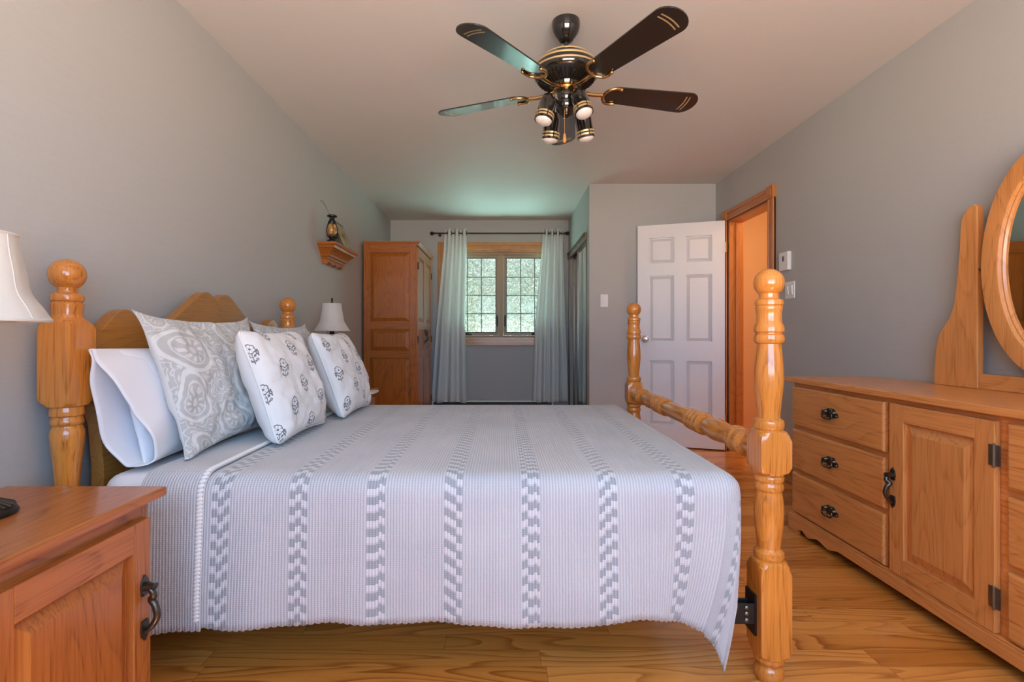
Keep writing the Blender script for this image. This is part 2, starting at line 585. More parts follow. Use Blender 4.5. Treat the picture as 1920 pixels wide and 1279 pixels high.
# rear wall behind the camera, with its window opening
RX0, RX1, RZ0, RZ1 = -0.75, 1.45, 0.75, 2.15
struct(bx('wall_rear', WALL, (XL, RX0, YB - T, YB, 0, ZC), (RX1, XR + 0.12, YB - T, YB, 0, ZC),
          (RX0, RX1, YB - T, YB, 0, RZ0), (RX0, RX1, YB - T, YB, RZ1, ZC)))
struct(bx('wall_partition', WALL, (XC, XR, YP, YP + 0.10, 0, ZC)))
CY0, CY1, CZ = 4.96, 6.20, 1.985
struct(bx('wall_closet', WALL, (XC, XC + 0.10, YP + 0.10, CY0, 0, ZC), (XC, XC + 0.10, CY1, YF, 0, ZC), (XC, XC + 0.10, CY0, CY1, CZ, ZC)))
struct(bx('wall_hall', HALLW, (3.3, 3.4, 2.6, YF, 0, ZC), (XR + 0.12, 3.3, 2.5, 2.6, 0, ZC), (XR + 0.121, 3.3, 5.6, 5.7, 0, ZC),
          (XR, XR + 0.12, YP + 0.1, 5.6, 0, ZC), (XR + 0.12, XR + 0.125, 2.6, DY0 - 0.1, 0, ZC)))
# rear window frame
mb = MB()
for a in ((RX0, RX0 + 0.06, RZ0, RZ1), (RX1 - 0.06, RX1, RZ0, RZ1), (RX0, RX1, RZ0, RZ0 + 0.06), (RX0, RX1, RZ1 - 0.06, RZ1), (0.32, 0.38, RZ0, RZ1)):
    mbox(mb, a[0], a[1], YB - 0.11, YB - 0.05, a[2], a[3])
struct(mb.build('window_2', WINFRAME, bevel=0.004))

# baseboards
def baseboard(name, boxes):
    struct(bx(name, [TRM['Y']], *boxes, bevel=0.004))
bb = 0.10
baseboard('baseboard_left', [(XL, XL + 0.015, YB, YF, 0, bb), (XL, XL + 0.022, YB, YF, 0, 0.02)])
baseboard('baseboard_far', [(XL + 0.023, XC, YF - 0.015, YF, 0, bb)])
baseboard('baseboard_right', [(XR - 0.015, XR, YB, DY0 - 0.086, 0, bb), (XR - 0.024, XR, YB, DY0 - 0.086, 0, 0.022), (XR - 0.015, XR, DY1 + 0.086, YP - 0.016, 0, bb)])
baseboard('baseboard_partition', [(XC, XR, YP - 0.015, YP, 0, bb)])

# doorway casing and jamb
mb = MB()
CW = 0.086
for sgn in (1,):
    # casing on the room side, a stepped moulding
    for (d0, d1, th) in ((0, CW, 0.014), (0, 0.018, 0.020), (0.055, CW, 0.022)):
        mbox(mb, XR - th, XR, DY0 - d1, DY0 - d0, 0, DZ + CW * 0.0 + 0.0, 0)
        mbox(mb, XR - th, XR, DY1 + d0, DY1 + d1, 0, DZ, 0)
        mbox(mb, XR - th, XR, DY0, DY1, DZ + d0, DZ + d1, 1)
    for y in (DY0 - CW, DY1):
        mbox(mb, XR - 0.027, XR, y - 0.003, y + CW + 0.003, DZ, DZ + CW + 0.006, 0)
        mbox(mb, XR - 0.033, XR - 0.027, y + 0.016, y + CW - 0.016, DZ + 0.018, DZ + CW - 0.014, 0)
struct(mb.build('trim_1', [DTR['Z'], DTR['Y']], bevel=0.003))
mb = MB()
mbox(mb, XR, XR + 0.125, DY0, DY0 + 0.018, 0, DZ)
mbox(mb, XR, XR + 0.125, DY1 - 0.018, DY1, 0, DZ)
mbox(mb, XR, XR + 0.125, DY0 + 0.018, DY1 - 0.018, DZ - 0.018, DZ)
mbox(mb, XR + 0.055, XR + 0.09, DY1 - 0.032, DY1 - 0.018, 0, DZ - 0.018)
mbox(mb, XR + 0.055, XR + 0.09, DY0 + 0.018, DY0 + 0.032, 0, DZ - 0.018)
struct(mb.build('trim_2', [DTR['Z']], bevel=0.002))

# ------------------------------------------------------------------ framed raised panels
def framed(mb, M, a0, a1, b0, b1, stile, rails, t, back=0.0, mids=(), raise_=0.85, slope=0.03, ms=0, mr=1, mp=0):
    """stiles and rails with raised panels between; M maps (across, up, outward)"""
    cols = [a0 + stile] + [x for m in mids for x in m] + [a1 - stile]
    mbox(mb, a0, a0 + stile, b0, b1, back, t, ms, M)
    mbox(mb, a1 - stile, a1, b0, b1, back, t, ms, M)
    for m in mids:
        mbox(mb, m[0], m[1], b0, b1, back, t, ms, M)
    spans = [(cols[i], cols[i + 1]) for i in range(0, len(cols), 2)]
    for (r0, r1) in rails:
        for (c0, c1) in spans:
            mbox(mb, c0, c1, r0, r1, back, t, mr, M)
    for (c0, c1) in spans:
        for k in range(len(rails) - 1):
            p0, p1 = rails[k][1], rails[k + 1][0]
            lo, hi = back + (t - back) * 0.15, back + (t - back) * raise_
            s = slope
            rect = lambda i, c: [M(c0 + i, p0 + i, c), M(c1 - i, p0 + i, c), M(c1 - i, p1 - i, c), M(c0 + i, p1 - i, c)]
            rings = [rect(0, back), rect(0, lo), rect(0.006, lo), rect(s, hi), rect(s + 0.0001, hi)]
            sweep_rings(mb, rings, mp)

# ------------------------------------------------------------------ the white six-panel door, standing open
door_w, door_h, door_t = 0.745, 2.02, 0.035
hx, hy = 1.958, 4.505
fx, fy_ = 1.257, 4.742
dv = Vector((fx - hx, fy_ - hy, 0)).normalized()
dn = Vector((dv.y, -dv.x, 0))
if dn.y > 0: dn = -dn
def MD(a, b, c):
    p = Vector((hx, hy, 0.012)) + dv * a + dn * c
    return (p.x, p.y, b + 0.012)
mb = MB()
rails = [(0, 0.19), (0.78, 0.95), (1.555, 1.665), (1.90, door_h)]
framed(mb, MD, 0, door_w, 0, door_h, 0.105, rails, 0.0, back=-door_t, mids=[(door_w / 2 - 0.05, door_w / 2 + 0.05)], raise_=0.82, slope=0.032, mr=0)
d1 = mb.build('door_1', [WHITE_PAINT], bevel=0.002)
struct(d1)
mb = MB()
KM = lambda a, b, c: MD(door_w - 0.07 + a, 0.975 + b, c)
lathe(mb, [(0.030, 0.0), (0.030, 0.006), (0.012, 0.010), (0.010, 0.028), (0.020, 0.034), (0.028, 0.046), (0.028, 0.056), (0.020, 0.066), (0.002, 0.069)], KM, 24)
k = mb.build('door_knob', CRYSTAL, d1, smooth=35)
k['label'] = 'faceted glass door knob'
mb = MB()
for z in (0.22, 1.74):
    mbox(mb, -0.016, 0.002, z, z + 0.09, -0.020, -0.004, 0, MD)
    lathe(mb, [(0.006, 0.0), (0.006, 0.09)], lambda a, b, c, z=z: MD(-0.012 + a, z + c, 0.004 + b), 12)
mb.build('hinge', BRASS, d1)

# ------------------------------------------------------------------ far window
win = bpy.data.objects.new('window_1', None)
COL.objects.link(win)
win.location = (-0.02, YF, WZ0)
win['kind'] = 'structure'
mb = MB()
ox0, ox1, oz0, oz1 = -0.79, 0.755, 0.895, 2.165
for (d0, d1_, th) in ((0.0, 0.09, 0.014), (0.0, 0.020, 0.020), (0.055, 0.09, 0.024)):
    mbox(mb, ox0 + (0.09 - d1_), ox0 + 0.09 - d0, YF - th, YF, oz0, oz1, 0)
    mbox(mb, ox1 - 0.09 + d0, ox1 - (0.09 - d1_), YF - th, YF, oz0, oz1, 0)
    mbox(mb, ox0 + 0.09, ox1 - 0.09, YF - th, YF, oz1 - 0.09 + d0, oz1 - (0.09 - d1_), 1)
    mbox(mb, ox0 + 0.09, ox1 - 0.09, YF - th, YF, oz0 + (0.09 - d1_), oz0 + 0.09 - d0, 1)
mb.build('window_casing', [TRM['Z'], TRM['X']], win, bevel=0.003)
mb = MB()   # jamb liner
for a in ((WX0, WX0 + 0.02, WZ0, WZ1), (WX1 - 0.02, WX1, WZ0, WZ1), (WX0, WX1, WZ0, WZ0 + 0.02), (WX0, WX1, WZ1 - 0.02, WZ1)):
    mbox(mb, a[0], a[1], YF, YF + 0.165, a[2], a[3])
mb.build('window_jamb', [TRM['X']], win)
mb = MB()   # frame and mullion
YW = YF + 0.075
mull = -0.016
for a in ((WX0 + 0.02, WX0 + 0.045, WZ0 + 0.02, WZ1 - 0.02), (WX1 - 0.045, WX1 - 0.02, WZ0 + 0.02, WZ1 - 0.02),
          (WX0 + 0.045, WX1 - 0.045, WZ0 + 0.02, WZ0 + 0.045), (WX0 + 0.045, WX1 - 0.045, WZ1 - 0.055, WZ1 - 0.02),
          (mull - 0.028, mull + 0.028, WZ0 + 0.045, WZ1 - 0.055)):
    mbox(mb, a[0], a[1], YW - 0.02, YW + 0.08, a[2], a[3])
mb.build('window_frame', [WINFRAME], win, bevel=0.003)
for (s0, s1) in ((WX0 + 0.046, mull - 0.029), (mull + 0.029, WX1 - 0.046)):
    sz0, sz1 = WZ0 + 0.046, WZ1 - 0.056
    mb = MB()
    w1, w2 = 0.030, 0.012
    for i0, i1, y0, y1, mi in ((0, w1, YW, YW + 0.05, 0), (w1, w1 + w2, YW + 0.006, YW + 0.045, 1)):
        mbox(mb, s0 + i0, s0 + i1, y0, y1, sz0 + i0, sz1 - i0, mi)
        mbox(mb, s1 - i1, s1 - i0, y0, y1, sz0 + i0, sz1 - i0, mi)
        mbox(mb, s0 + i1, s1 - i1, y0, y1, sz0 + i0, sz0 + i1, mi)
        mbox(mb, s0 + i1, s1 - i1, y0, y1, sz1 - i1, sz1 - i0, mi)
    g0, g1, h0, h1 = s0 + w1 + w2, s1 - w1 - w2, sz0 + w1 + w2, sz1 - w1 - w2
    for k in (1, 2):
        x = g0 + (g1 - g0) * k / 3
        mbox(mb, x - 0.006, x + 0.006, YW + 0.022, YW + 0.030, h0, h1, 1)
    for k in (1, 2, 3):
        z = h0 + (h1 - h0) * k / 4
        mbox(mb, g0, g1, YW + 0.0221, YW + 0.0299, z - 0.006, z + 0.006, 1)
    sash = mb.build('window_sash', [WINFRAME, SASH], win)
    mb = MB()
    mb.add([(g0, YW + 0.033, h0), (g1, YW + 0.033, h0), (g1, YW + 0.033, h1), (g0, YW + 0.033, h1)], [(0, 1, 2, 3)])
    mb.build('pane', GLASS, sash)
    mb = MB()
    mb.add([(g0, YW + 0.012, h0), (g1, YW + 0.012, h0), (g1, YW + 0.012, h1), (g0, YW + 0.012, h1)], [(0, 1, 2, 3)])
    mb.build('insect_screen', SCREEN, sash)
    # crank at the sill and lock lever on the meeting stile
    cx = -0.44 if s0 < -0.3 else 0.43
    mb = MB()
    mbox(mb, cx - 0.06, cx + 0.06, YW - 0.030, YW, WZ0 + 0.046, WZ0 + 0.066)
    tube(mb, smoothline([(cx + 0.03, YW - 0.03, WZ0 + 0.062), (cx - 0.02, YW - 0.045, WZ0 + 0.075), (cx - 0.075, YW - 0.036, WZ0 + 0.06)], 6), 0.008, 8)
    mb.build('window_crank', BRONZE, win, bevel=0.003)
    lx = mull + (-0.052 if s0 < -0.3 else 0.052)
    mb = MB()
    mbox(mb, lx - 0.012, lx + 0.012, YW - 0.012, YW, 1.13, 1.27)
    tube(mb, [(lx, YW - 0.012, 1.25), (lx, YW - 0.03, 1.22), (lx, YW - 0.03, 1.14)], 0.007, 8)
    mb.build('window_lock', BRONZE, win, bevel=0.003)

# ------------------------------------------------------------------ trees beyond the far window
def tree(x, y, label, rx, rz, zc, n, lean):
    t = thing('tree', (x, y, -0.6), label, 'tree', 'trees beyond the window')
    rng = np.random.default_rng(int(abs(x) * 100) + n)
    mb = MB()
    tube(mb, smoothline([(x, y, -0.6), (x + lean * 0.4, y, 0.6), (x + lean, y + 0.05, 1.8), (x + lean * 1.1, y, 3.0)], 6), [0.11 - 0.09 * i / 18 for i in range(19)], 10)
    for k in range(7):
        z = 0.7 + 0.33 * k
        a = k * 2.4
        tube(mb, smoothline([(x + lean * 0.7, y, z), (x + 0.4 * math.cos(a), y + 0.3 * math.sin(a), z + 0.25), (x + 0.85 * rx * math.cos(a), y + 0.7 * math.sin(a), z + 0.4)], 4), [0.028 - 0.0027 * i for i in range(9)], 6)
    mb.build('trunk', BARK, t, smooth=50)
    # leaves
    d = rng.normal(size=(n, 3)); d /= np.linalg.norm(d, axis=1)[:, None]
    rad = rng.random(n) ** 0.42
    c = np.stack([x + lean * 0.7 + d[:, 0] * rad * rx, y + d[:, 1] * rad * 0.8, zc + d[:, 2] * rad * rz], 1)
    u = rng.normal(size=(n, 3)); u /= np.linalg.norm(u, axis=1)[:, None]
    w = np.cross(u, rng.normal(size=(n, 3))); w /= np.linalg.norm(w, axis=1)[:, None]
    s = (0.010 + 0.014 * rng.random(n))[:, None]
    V = np.stack([c - u * s * 1.5, c - w * s * 0.8, c + u * s * 1.5, c + w * s * 0.8], 1).reshape(-1, 3)
    mb = MB()
    mb.add(V.tolist(), [(4 * i, 4 * i + 1, 4 * i + 2, 4 * i + 3) for i in range(n)])
    f = mb.build('foliage', LEAF, t, recalc=False)
    return t
tree(-0.95, 9.0, 'pale green tree seen through the left window sash', 0.95, 1.7, 1.8, 24000, -0.1)
tree(0.75, 9.4, 'thin pale tree seen through the right window sash', 0.95, 1.7, 1.8, 18000, 0.1)
tree(-0.1, 11.3, 'farther tree showing behind the window mullion', 1.5, 1.9, 1.9, 24000, 0.05)

# ------------------------------------------------------------------ curtain rod and curtains
YR = YF - 0.085
t = thing('curtain_rod', (-0.036, YF, 2.25), 'thin black curtain rod with ball finials above the window', 'curtain rod')
mb = MB()
tube(mb, [(-0.82, YR, 2.262), (0.755, YR, 2.262)], 0.008, 12)
mb.build('rod', BRONZE, t, smooth=40)
for x, s in ((-0.82, -1), (0.755, 1)):
    mb = MB()
    lathe(mb, [(0.012, 0), (0.012, 0.012), (0.007, 0.016)] + [(0.023 * math.sin(a), 0.036 - 0.023 * math.cos(a)) for a in [0.35 + 0.2792 * i for i in range(11)]],
          lambda a, b, c, x=x, s=s: (x + s * c, YR + a, 2.262 + b), 20)
    mb.build('finial', BRONZE, t, smooth=40)
    mb = MB()
    xx = x - s * 0.05 if s < 0 else x - 0.035
    tube(mb, [(xx, YF, 2.255), (xx, YR + 0.01, 2.255)], 0.006, 8)
    lathe(mb, [(0.02, 0), (0.02, 0.006)], lambda a, b, c, xx=xx: (xx + a, YF - c, 2.255 + b), 16)
    mb.build('bracket', BRONZE, t)

def curtain(label, top, mid, bot, waves, zbot, seed):
    t = thing('curtain', (sum(bot) / 2, YR, zbot), label, 'curtain', 'grommet curtains at the window')
    ns, nt_ = 160, 60
    rnd = random.Random(seed)
    ph = [rnd.uniform(0, 6.28) for _ in range(4)]
    vs, fs = [], []
    for j in range(nt_ + 1):
        q = j / nt_                                   # 0 at the top
        z = 2.315 + (zbot - 2.315) * q
        def lerp3(k):
            ks = [(0.0, top[k]), (0.12, top[k] * 0.85 + mid[k] * 0.15), (0.55, mid[k]), (1.0, bot[k])]
            for (q0, a), (q1, b) in zip(ks, ks[1:]):
                if q <= q1:
                    w = (q - q0) / (q1 - q0)
                    return a + (b - a) * w
            return ks[-1][1]
        x0, x1 = lerp3(0), lerp3(1)
        amp = 0.036 * (1 - 0.20 * q)
        for i in range(ns + 1):
            s = i / ns
            wv = s + 0.025 * q * math.sin(5 * s + ph[0]) + 0.02 * math.sin(3 * q + ph[1]) * q
            y = YR + amp * math.sin(2 * PI * waves * wv + 0.6) + 0.005 * q * math.sin(2 * PI * waves * 2.3 * wv + ph[2])
            x = x0 + (x1 - x0) * (s + 0.012 * math.sin(2 * PI * waves * wv * 2 + ph[3]) * (1 - q * 0.5))
            vs.append((min(x, XC - 0.012), y, z + (0.006 * math.sin(9 * s + ph[2]) if j == nt_ else 0)))
    for j in range(nt_):
        for i in range(ns):
            a = j * (ns + 1) + i
            fs.append((a, a + 1, a + ns + 2, a + ns + 1))
    mb = MB(); mb.add(vs, fs)
    p = mb.build('curtain_panel', CURT, t, smooth=80, recalc=False)
    so = p.modifiers.new('thickness', 'SOLIDIFY'); so.thickness = 0.0025; so.offset = 0
    for k in range(int(waves * 2)):
        s = (k + 0.5 - 0.6 / PI) / (waves * 2) + 0.25 / waves * 0
        x = top[0] + (top[1] - top[0]) * max(0.02, min(0.98, (k * PI - 0.6 + PI) / (2 * PI * waves)))
        ring = [(x + 0.004 * 0, YR + 0.024 * math.cos(a), 2.262 + 0.024 * math.sin(a)) for a in [2 * PI * i / 20 for i in range(20)]]
        mb = MB()
        tube(mb, ring, 0.0045, 6, closed=True)
        mb.build('grommet', PEWTER, t, smooth=60)
    return t
curtain('silver satin curtain hanging at the left of the window, nearest the wardrobe', (-0.700, -0.430), (-0.80, -0.455), (-0.865, -0.425), 3.0, 0.205, 3)
curtain('silver satin curtain hanging at the right of the window, by the mirrored closet', (0.495, 0.730), (0.40, 0.765), (0.375, 0.795), 3.5, 0.205, 5)

# baseboard heater under the window
t = thing('baseboard_heater', (-0.05, YF, 0), 'white baseboard heater with a dark slotted grille under the window', 'heater')
mb = MB()
prism(mb, [(0, 0.03), (-0.05, 0.03), (-0.062, 0.10), (-0.062, 0.212), (-0.05, 0.220), (-0.02, 0.226), (0, 0.226)], -0.86, 0.62, lambda a, b, c: (c, YF - 0.016 + a, b))
mb.build('heater_body', WHITE_PLASTIC, t, bevel=0.003)
mb = MB()
mbox(mb, -0.84, 0.60, YF - 0.0815, YF - 0.0775, 0.150, 0.209, 0)
for i in range(70):
    x = -0.83 + i * 0.0205
    mbox(mb, x, x + 0.007, YF - 0.0835, YF - 0.0815, 0.170, 0.186, 1)
mb.build('grille', [BLACK_METAL, STEEL], t)
for x in (-0.80, 0.50):
    mb = MB()
    mbox(mb, x, x + 0.06, YF - 0.06, YF - 0.02, 0, 0.031)
    mb.build('foot', WHITE_PLASTIC, t)

# ------------------------------------------------------------------ mirrored closet doors
t = thing('closet_track', (XC, (CY0 + CY1) / 2, CZ - 0.03), 'bronze sliding track along the top of the closet opening', 'door track')
mb = MB()
mbox(mb, XC - 0.022, XC, CY0 - 0.02, CY1 + 0.02, CZ - 0.045, CZ + 0.03)
mbox(mb, XC - 0.030, XC - 0.022, CY0 - 0.02, CY1 + 0.02, CZ + 0.012, CZ + 0.03)
mbox(mb, XC, XC + 0.09, CY0, CY1, CZ - 0.012, CZ)
mb.build('rail', ALUMINIUM, t, bevel=0.003)
for (y0, y1) in ((CY0 - 0.03, CY0 + 0.012), (CY1 - 0.012, CY1 + 0.03)):
    mb = MB()
    mbox(mb, XC - 0.008, XC + 0.004, y0, y1, 0, CZ - 0.05)
    mb.build('side_jamb', ALUMINIUM, t, bevel=0.002)
for (y0, y1, x, lab) in ((CY0 + 0.013, 5.62, XC + 0.012, 'mirrored sliding closet door at the near end, reflecting the curtain'),
                         (5.55, CY1 - 0.013, XC + 0.048, 'mirrored sliding closet door at the far end, beside the window curtain')):
    t = thing('sliding_mirror_door', (x, (y0 + y1) / 2, 0.01), lab, 'mirror door', 'mirrored closet doors')
    mb = MB()
    z0, z1 = 0.012, CZ - 0.02
    for a in ((y0, y0 + 0.025, z0, z1), (y1 - 0.025, y1, z0, z1), (y0 + 0.025, y1 - 0.025, z0, z0 + 0.05), (y0 + 0.025, y1 - 0.025, z1 - 0.03, z1)):
        mbox(mb, x - 0.008, x + 0.018, a[0], a[1], a[2], a[3])
    mb.build('door_frame', ALUMINIUM, t, bevel=0.002)
    mb = MB()
    mbox(mb, x, x + 0.006, y0 + 0.0251, y1 - 0.0251, z0 + 0.0501, z1 - 0.0301)
    mb.build('mirror_glass', MIRROR, t)

# ------------------------------------------------------------------ switches and thermostat
def plate(name, label, cat, M, w, h, rockers, group=None, base=(0, 0, 0)):
    t = thing(name, base, label, cat, group)
    mb = MB()
    prism(mb, [(-w / 2, -h / 2), (w / 2, -h / 2), (w / 2, h / 2), (-w / 2, h / 2)], 0, 0.007, M)
    mb.build('wall_plate', WHITE_PLASTIC, t, bevel=0.003)
    for c in rockers:
        mb = MB()
        prism(mb, [(0, -0.001), (0.034, -0.001), (0.034, 0.001), (0, 0.001)], 0, 0.001, lambda a, b, d: M(c - 0.017 + a, b * 33, 0.007 + d * 4))
        mb.add([M(c - 0.014, -0.030, 0.0115), M(c + 0.014, -0.030, 0.0115), M(c + 0.014, 0.030, 0.016), M(c - 0.014, 0.030, 0.016),
                M(c - 0.014, -0.030, 0.007), M(c + 0.014, -0.030, 0.007), M(c + 0.014, 0.030, 0.007), M(c - 0.014, 0.030, 0.007)],
               [(0, 1, 2, 3), (0, 4, 5, 1), (1, 5, 6, 2), (2, 6, 7, 3), (3, 7, 4, 0), (4, 7, 6, 5)])
        mb.build('rocker', WHITE_PLASTIC, t, bevel=0.001)
    return t
plate('light_switch', 'white single light switch on the wall beside the mirrored closet', 'light switch',
      lambda a, b, c: (0.953 + a, YP - c, 1.345 + b), 0.072, 0.118, (0,), base=(0.953, YP, 1.345))
plate('light_switch', 'white double light switch below the thermostat by the doorway', 'light switch',
      lambda a, b, c: (XR - c, 3.555 - a, 1.335 + b), 0.115, 0.118, (-0.024, 0.024), base=(XR, 3.555, 1.335))
t = thing('thermostat', (XR, 3.605, 1.54), 'white wall thermostat with a tiny grey display above the double switch', 'thermostat')
mb = MB()
mbox(mb, XR - 0.028, XR, 3.54, 3.655, 1.475, 1.605)
mb.build('thermostat_body', WHITE_PLASTIC, t, bevel=0.006)
mb = MB()
mbox(mb, XR - 0.0295, XR - 0.028, 3.587, 3.609, 1.54, 1.575)
mb.build('display', GREY_PLASTIC, t)

# ------------------------------------------------------------------ bed
XH, XFt, Y0, Y1 = -1.295, 0.793, 1.524, 3.09
bed = thing('bed', (-0.25, 2.307, 0), 'golden oak four-poster bed with turned posts and a carved wavy headboard', 'bed')
def arc(zc, hz, r_in, r_out, n=6):
    return [(r_in + (r_out - r_in) * math.sin(PI * k / n), zc - hz + 2 * hz * k / n) for k in range(n + 1)]
hb = 0.0445
lower = [(0.030, 0.0), (0.036, 0.004), (0.041, 0.016), (0.0415, 0.028), (0.036, 0.042), (0.031, 0.047), (0.037, 0.052), (0.042, 0.062), (0.041, 0.072),
         (0.046, 0.076, hb), (0.056, 0.085, hb), (0.0635, 0.10, hb), (0.0635, 0.325, hb), (0.056, 0.342, hb), (0.048, 0.353, hb), (0.043, 0.357),
         (0.039, 0.359), (0.041, 0.364), (0.0425, 0.372), (0.041, 0.381), (0.036, 0.386), (0.032, 0.392), (0.0325, 0.40), (0.035, 0.425), (0.039, 0.46),
         (0.041, 0.495), (0.040, 0.525), (0.037, 0.548), (0.0355, 0.556), (0.0355, 0.560), (0.038, 0.563), (0.0405, 0.570), (0.040, 0.579), (0.037, 0.585), (0.037, 0.588), (0.041, 0.592), (0.0415, 0.600), (0.040, 0.606), (0.037, 0.609)]
foot_prof = lower + [(0.044, 0.612, hb), (0.055, 0.620, hb), (0.0635, 0.636, hb), (0.0635, 0.712, hb), (0.056, 0.727, hb), (0.048, 0.737, hb), (0.041, 0.740),
         (0.038, 0.742), (0.041, 0.747), (0.0425, 0.757), (0.041, 0.767), (0.036, 0.772), (0.031, 0.776), (0.031, 0.79), (0.034, 0.82), (0.038, 0.855), (0.0405, 0.885), (0.040, 0.92),
         (0.0375, 0.955), (0.035, 0.98), (0.034, 0.99), (0.034, 0.995), (0.038, 0.997), (0.0420, 1.003), (0.0425, 1.012), (0.041, 1.021), (0.037, 1.025), (0.037, 1.028), (0.0415, 1.031),
         (0.0425, 1.040), (0.040, 1.050), (0.0365, 1.057), (0.035, 1.070), (0.0345, 1.082), (0.036, 1.094), (0.038, 1.102), (0.0372, 1.106), (0.036, 1.108), (0.039, 1.111), (0.0395, 1.118), (0.038, 1.125), (0.029, 1.129), (0.027, 1.132), (0.027, 1.137)]
ball = lambda zc, r, r0: [(r * math.sin(a), zc - r * math.cos(a)) for a in [r0 + (PI - r0) * k / 16 for k in range(17)]]
foot_prof += ball(1.176, 0.0425, 0.70)
hq = 0.0475
head_prof = [p if len(p) == 2 else (p[0] * 1.07, p[1], hq) for p in lower[:16]]
head_prof += [(0.039, 0.359), (0.041, 0.364), (0.0425, 0.372), (0.041, 0.381), (0.036, 0.386), (0.031, 0.392), (0.029, 0.43), (0.029, 0.52), (0.030, 0.59), (0.034, 0.64), (0.039, 0.685), (0.042, 0.715), (0.0425, 0.73),
              (0.040, 0.742), (0.036, 0.750), (0.0355, 0.753), (0.039, 0.757), (0.041, 0.763), (0.040, 0.771), (0.037, 0.777), (0.037, 0.780), (0.042, 0.784), (0.043, 0.792), (0.042, 0.801), (0.041, 0.808),
              (0.050, 0.812, hq), (0.060, 0.822, hq), (0.0675, 0.836, hq), (0.0675, 1.038, hq), (0.060, 1.054, hq), (0.047, 1.065, hq), (0.042, 1.070), (0.039, 1.075), (0.038, 1.085), (0.039, 1.100), (0.040, 1.112), (0.037, 1.117),
              (0.036, 1.119), (0.0395, 1.122), (0.041, 1.130), (0.0395, 1.139), (0.034, 1.145), (0.026, 1.147), (0.0245, 1.152), (0.0245, 1.156)]
head_prof += ball(1.201, 0.0465, 0.58)
for (x, y, pf) in ((XH, Y0, head_prof), (XH, Y1, head_prof), (XFt, Y0, foot_prof), (XFt, Y1, foot_prof)):
    mb = MB()
    lathe(mb, pf, lambda a, b, c, x=x, y=y: (x + a, y + b, c), 64)
    mb.build('post', BED['Z'], bed, smooth=32)
# headboard
YC = (Y0 + Y1) / 2 - 0.02
half = [(0.0, 1.172), (0.02, 1.183), (0.05, 1.200), (0.075, 1.206), (0.10, 1.202), (0.13, 1.188), (0.20, 1.145), (0.30, 1.083), (0.37, 1.046), (0.42, 1.034), (0.455, 1.047), (0.50, 1.083), (0.535, 1.104), (0.565, 1.106), (0.60, 1.090), (0.64, 1.055), (0.685, 1.020), (0.735, 1.005)]
hs = smoothline(half, 5)
top = [(-a, b) for a, b in hs[::-1]][:-1] + hs
outl = [(YC + a, b) for a, b in top]
ye0, ye1 = Y0 + 0.045, Y1 - 0.045
outl = [(max(ye0, min(ye1, a)), b) for a, b in outl]
outl = outl + [(ye1, 0.86), (ye1 - 0.012, 0.83), (ye1 - 0.05, 0.74), (ye1 - 0.065, 0.60), (ye1 - 0.065, 0.36), (ye0 + 0.065, 0.36), (ye0 + 0.065, 0.60), (ye0 + 0.05, 0.74), (ye0 + 0.012, 0.83), (ye0, 0.86)]
mb = MB()
prism(mb, outl, XH - 0.018, XH + 0.022, lambda a, b, c: (c, a, b))
mb.build('headboard', HEADB['Y'], bed, bevel=0.004)
# turned foot rail
yc = (Y0 + Y1) / 2
hp = [(0, .0365), (.14, .036), (.15, .034)]
def ringp(s, w, r): return [(s - w, r - .008), (s - w * .6, r - .001), (s, r), (s + w * .6, r - .001), (s + w, r - .008)]
for s in (.175, .215, .255, .295): hp += ringp(s, .017, .044)
hp += [(.322, .031), (.345, .034), (.40, .041), (.43, .041), (.49, .036), (.55, .028)]
for s in (.585, .635): hp += ringp(s, .021, .046)
hp += [(.665, .031), (.70, .032), (.745, .033)]
full = [(r, -s) for s, r in hp[::-1]][:-1] + [(r, s) for s, r in hp]
mb = MB()
lathe(mb, full, lambda a, b, c: (XFt + a, yc + c, 0.672 + b), 36)
mb.build('foot_rail', BED['Y'], bed, smooth=32)
# metal frame under the box spring, hooked to the posts by plates
mb = MB()
for y in (Y0 + 0.025, Y1 - 0.025):
    s = 1 if y < yc else -1
    mbox(mb, XH + 0.052, XFt - 0.052, y - 0.003 * s, y + 0.003 * s, 0.165, 0.225)
    mbox(mb, XH + 0.052, XFt - 0.052, y, y + 0.045 * s, 0.165, 0.171)
for x in (-0.7, -0.2, 0.3):
    mbox(mb, x, x + 0.04, Y0 + 0.03, Y1 - 0.03, 0.158, 0.165)
    mbox(mb, x + 0.01, x + 0.03, yc - 0.01, yc + 0.01, 0, 0.158)
fr = mb.build('metal_frame', BLACK_METAL, bed, bevel=0.001)
fr['label'] = 'black metal bed frame under the box spring'
for x, s in ((XFt, -1), (XH, 1)):
    for y in (Y0 + 0.012, Y1 - 0.012):
        h = hb if s < 0 else 0.0475
        mb = MB()
        xa, xb = x + s * h, x + s * (h + 0.006)
        mbox(mb, min(xa, xb), max(xa, xb), y - 0.030, y + 0.030, 0.135, 0.255)
        xb2 = x + s * (h + 0.075)
        yy = y - 0.026 if y < yc else y + 0.026
        mbox(mb, min(xa, xb2), max(xa, xb2), yy - 0.002, yy + 0.002, 0.170, 0.230)
        for zz in (0.183, 0.202, 0.219):
            lathe(mb, [(0.006, 0), (0.006, 0.004), (0.002, 0.006)], lambda a, b, c, zz=zz: (x + s * (h + 0.03) + a, yy + (-0.002 - c if y < yc else 0.002 + c), zz + b), 10, 1)
        br = mb.build('rail_bracket', [BLACK_METAL, STEEL], fr)

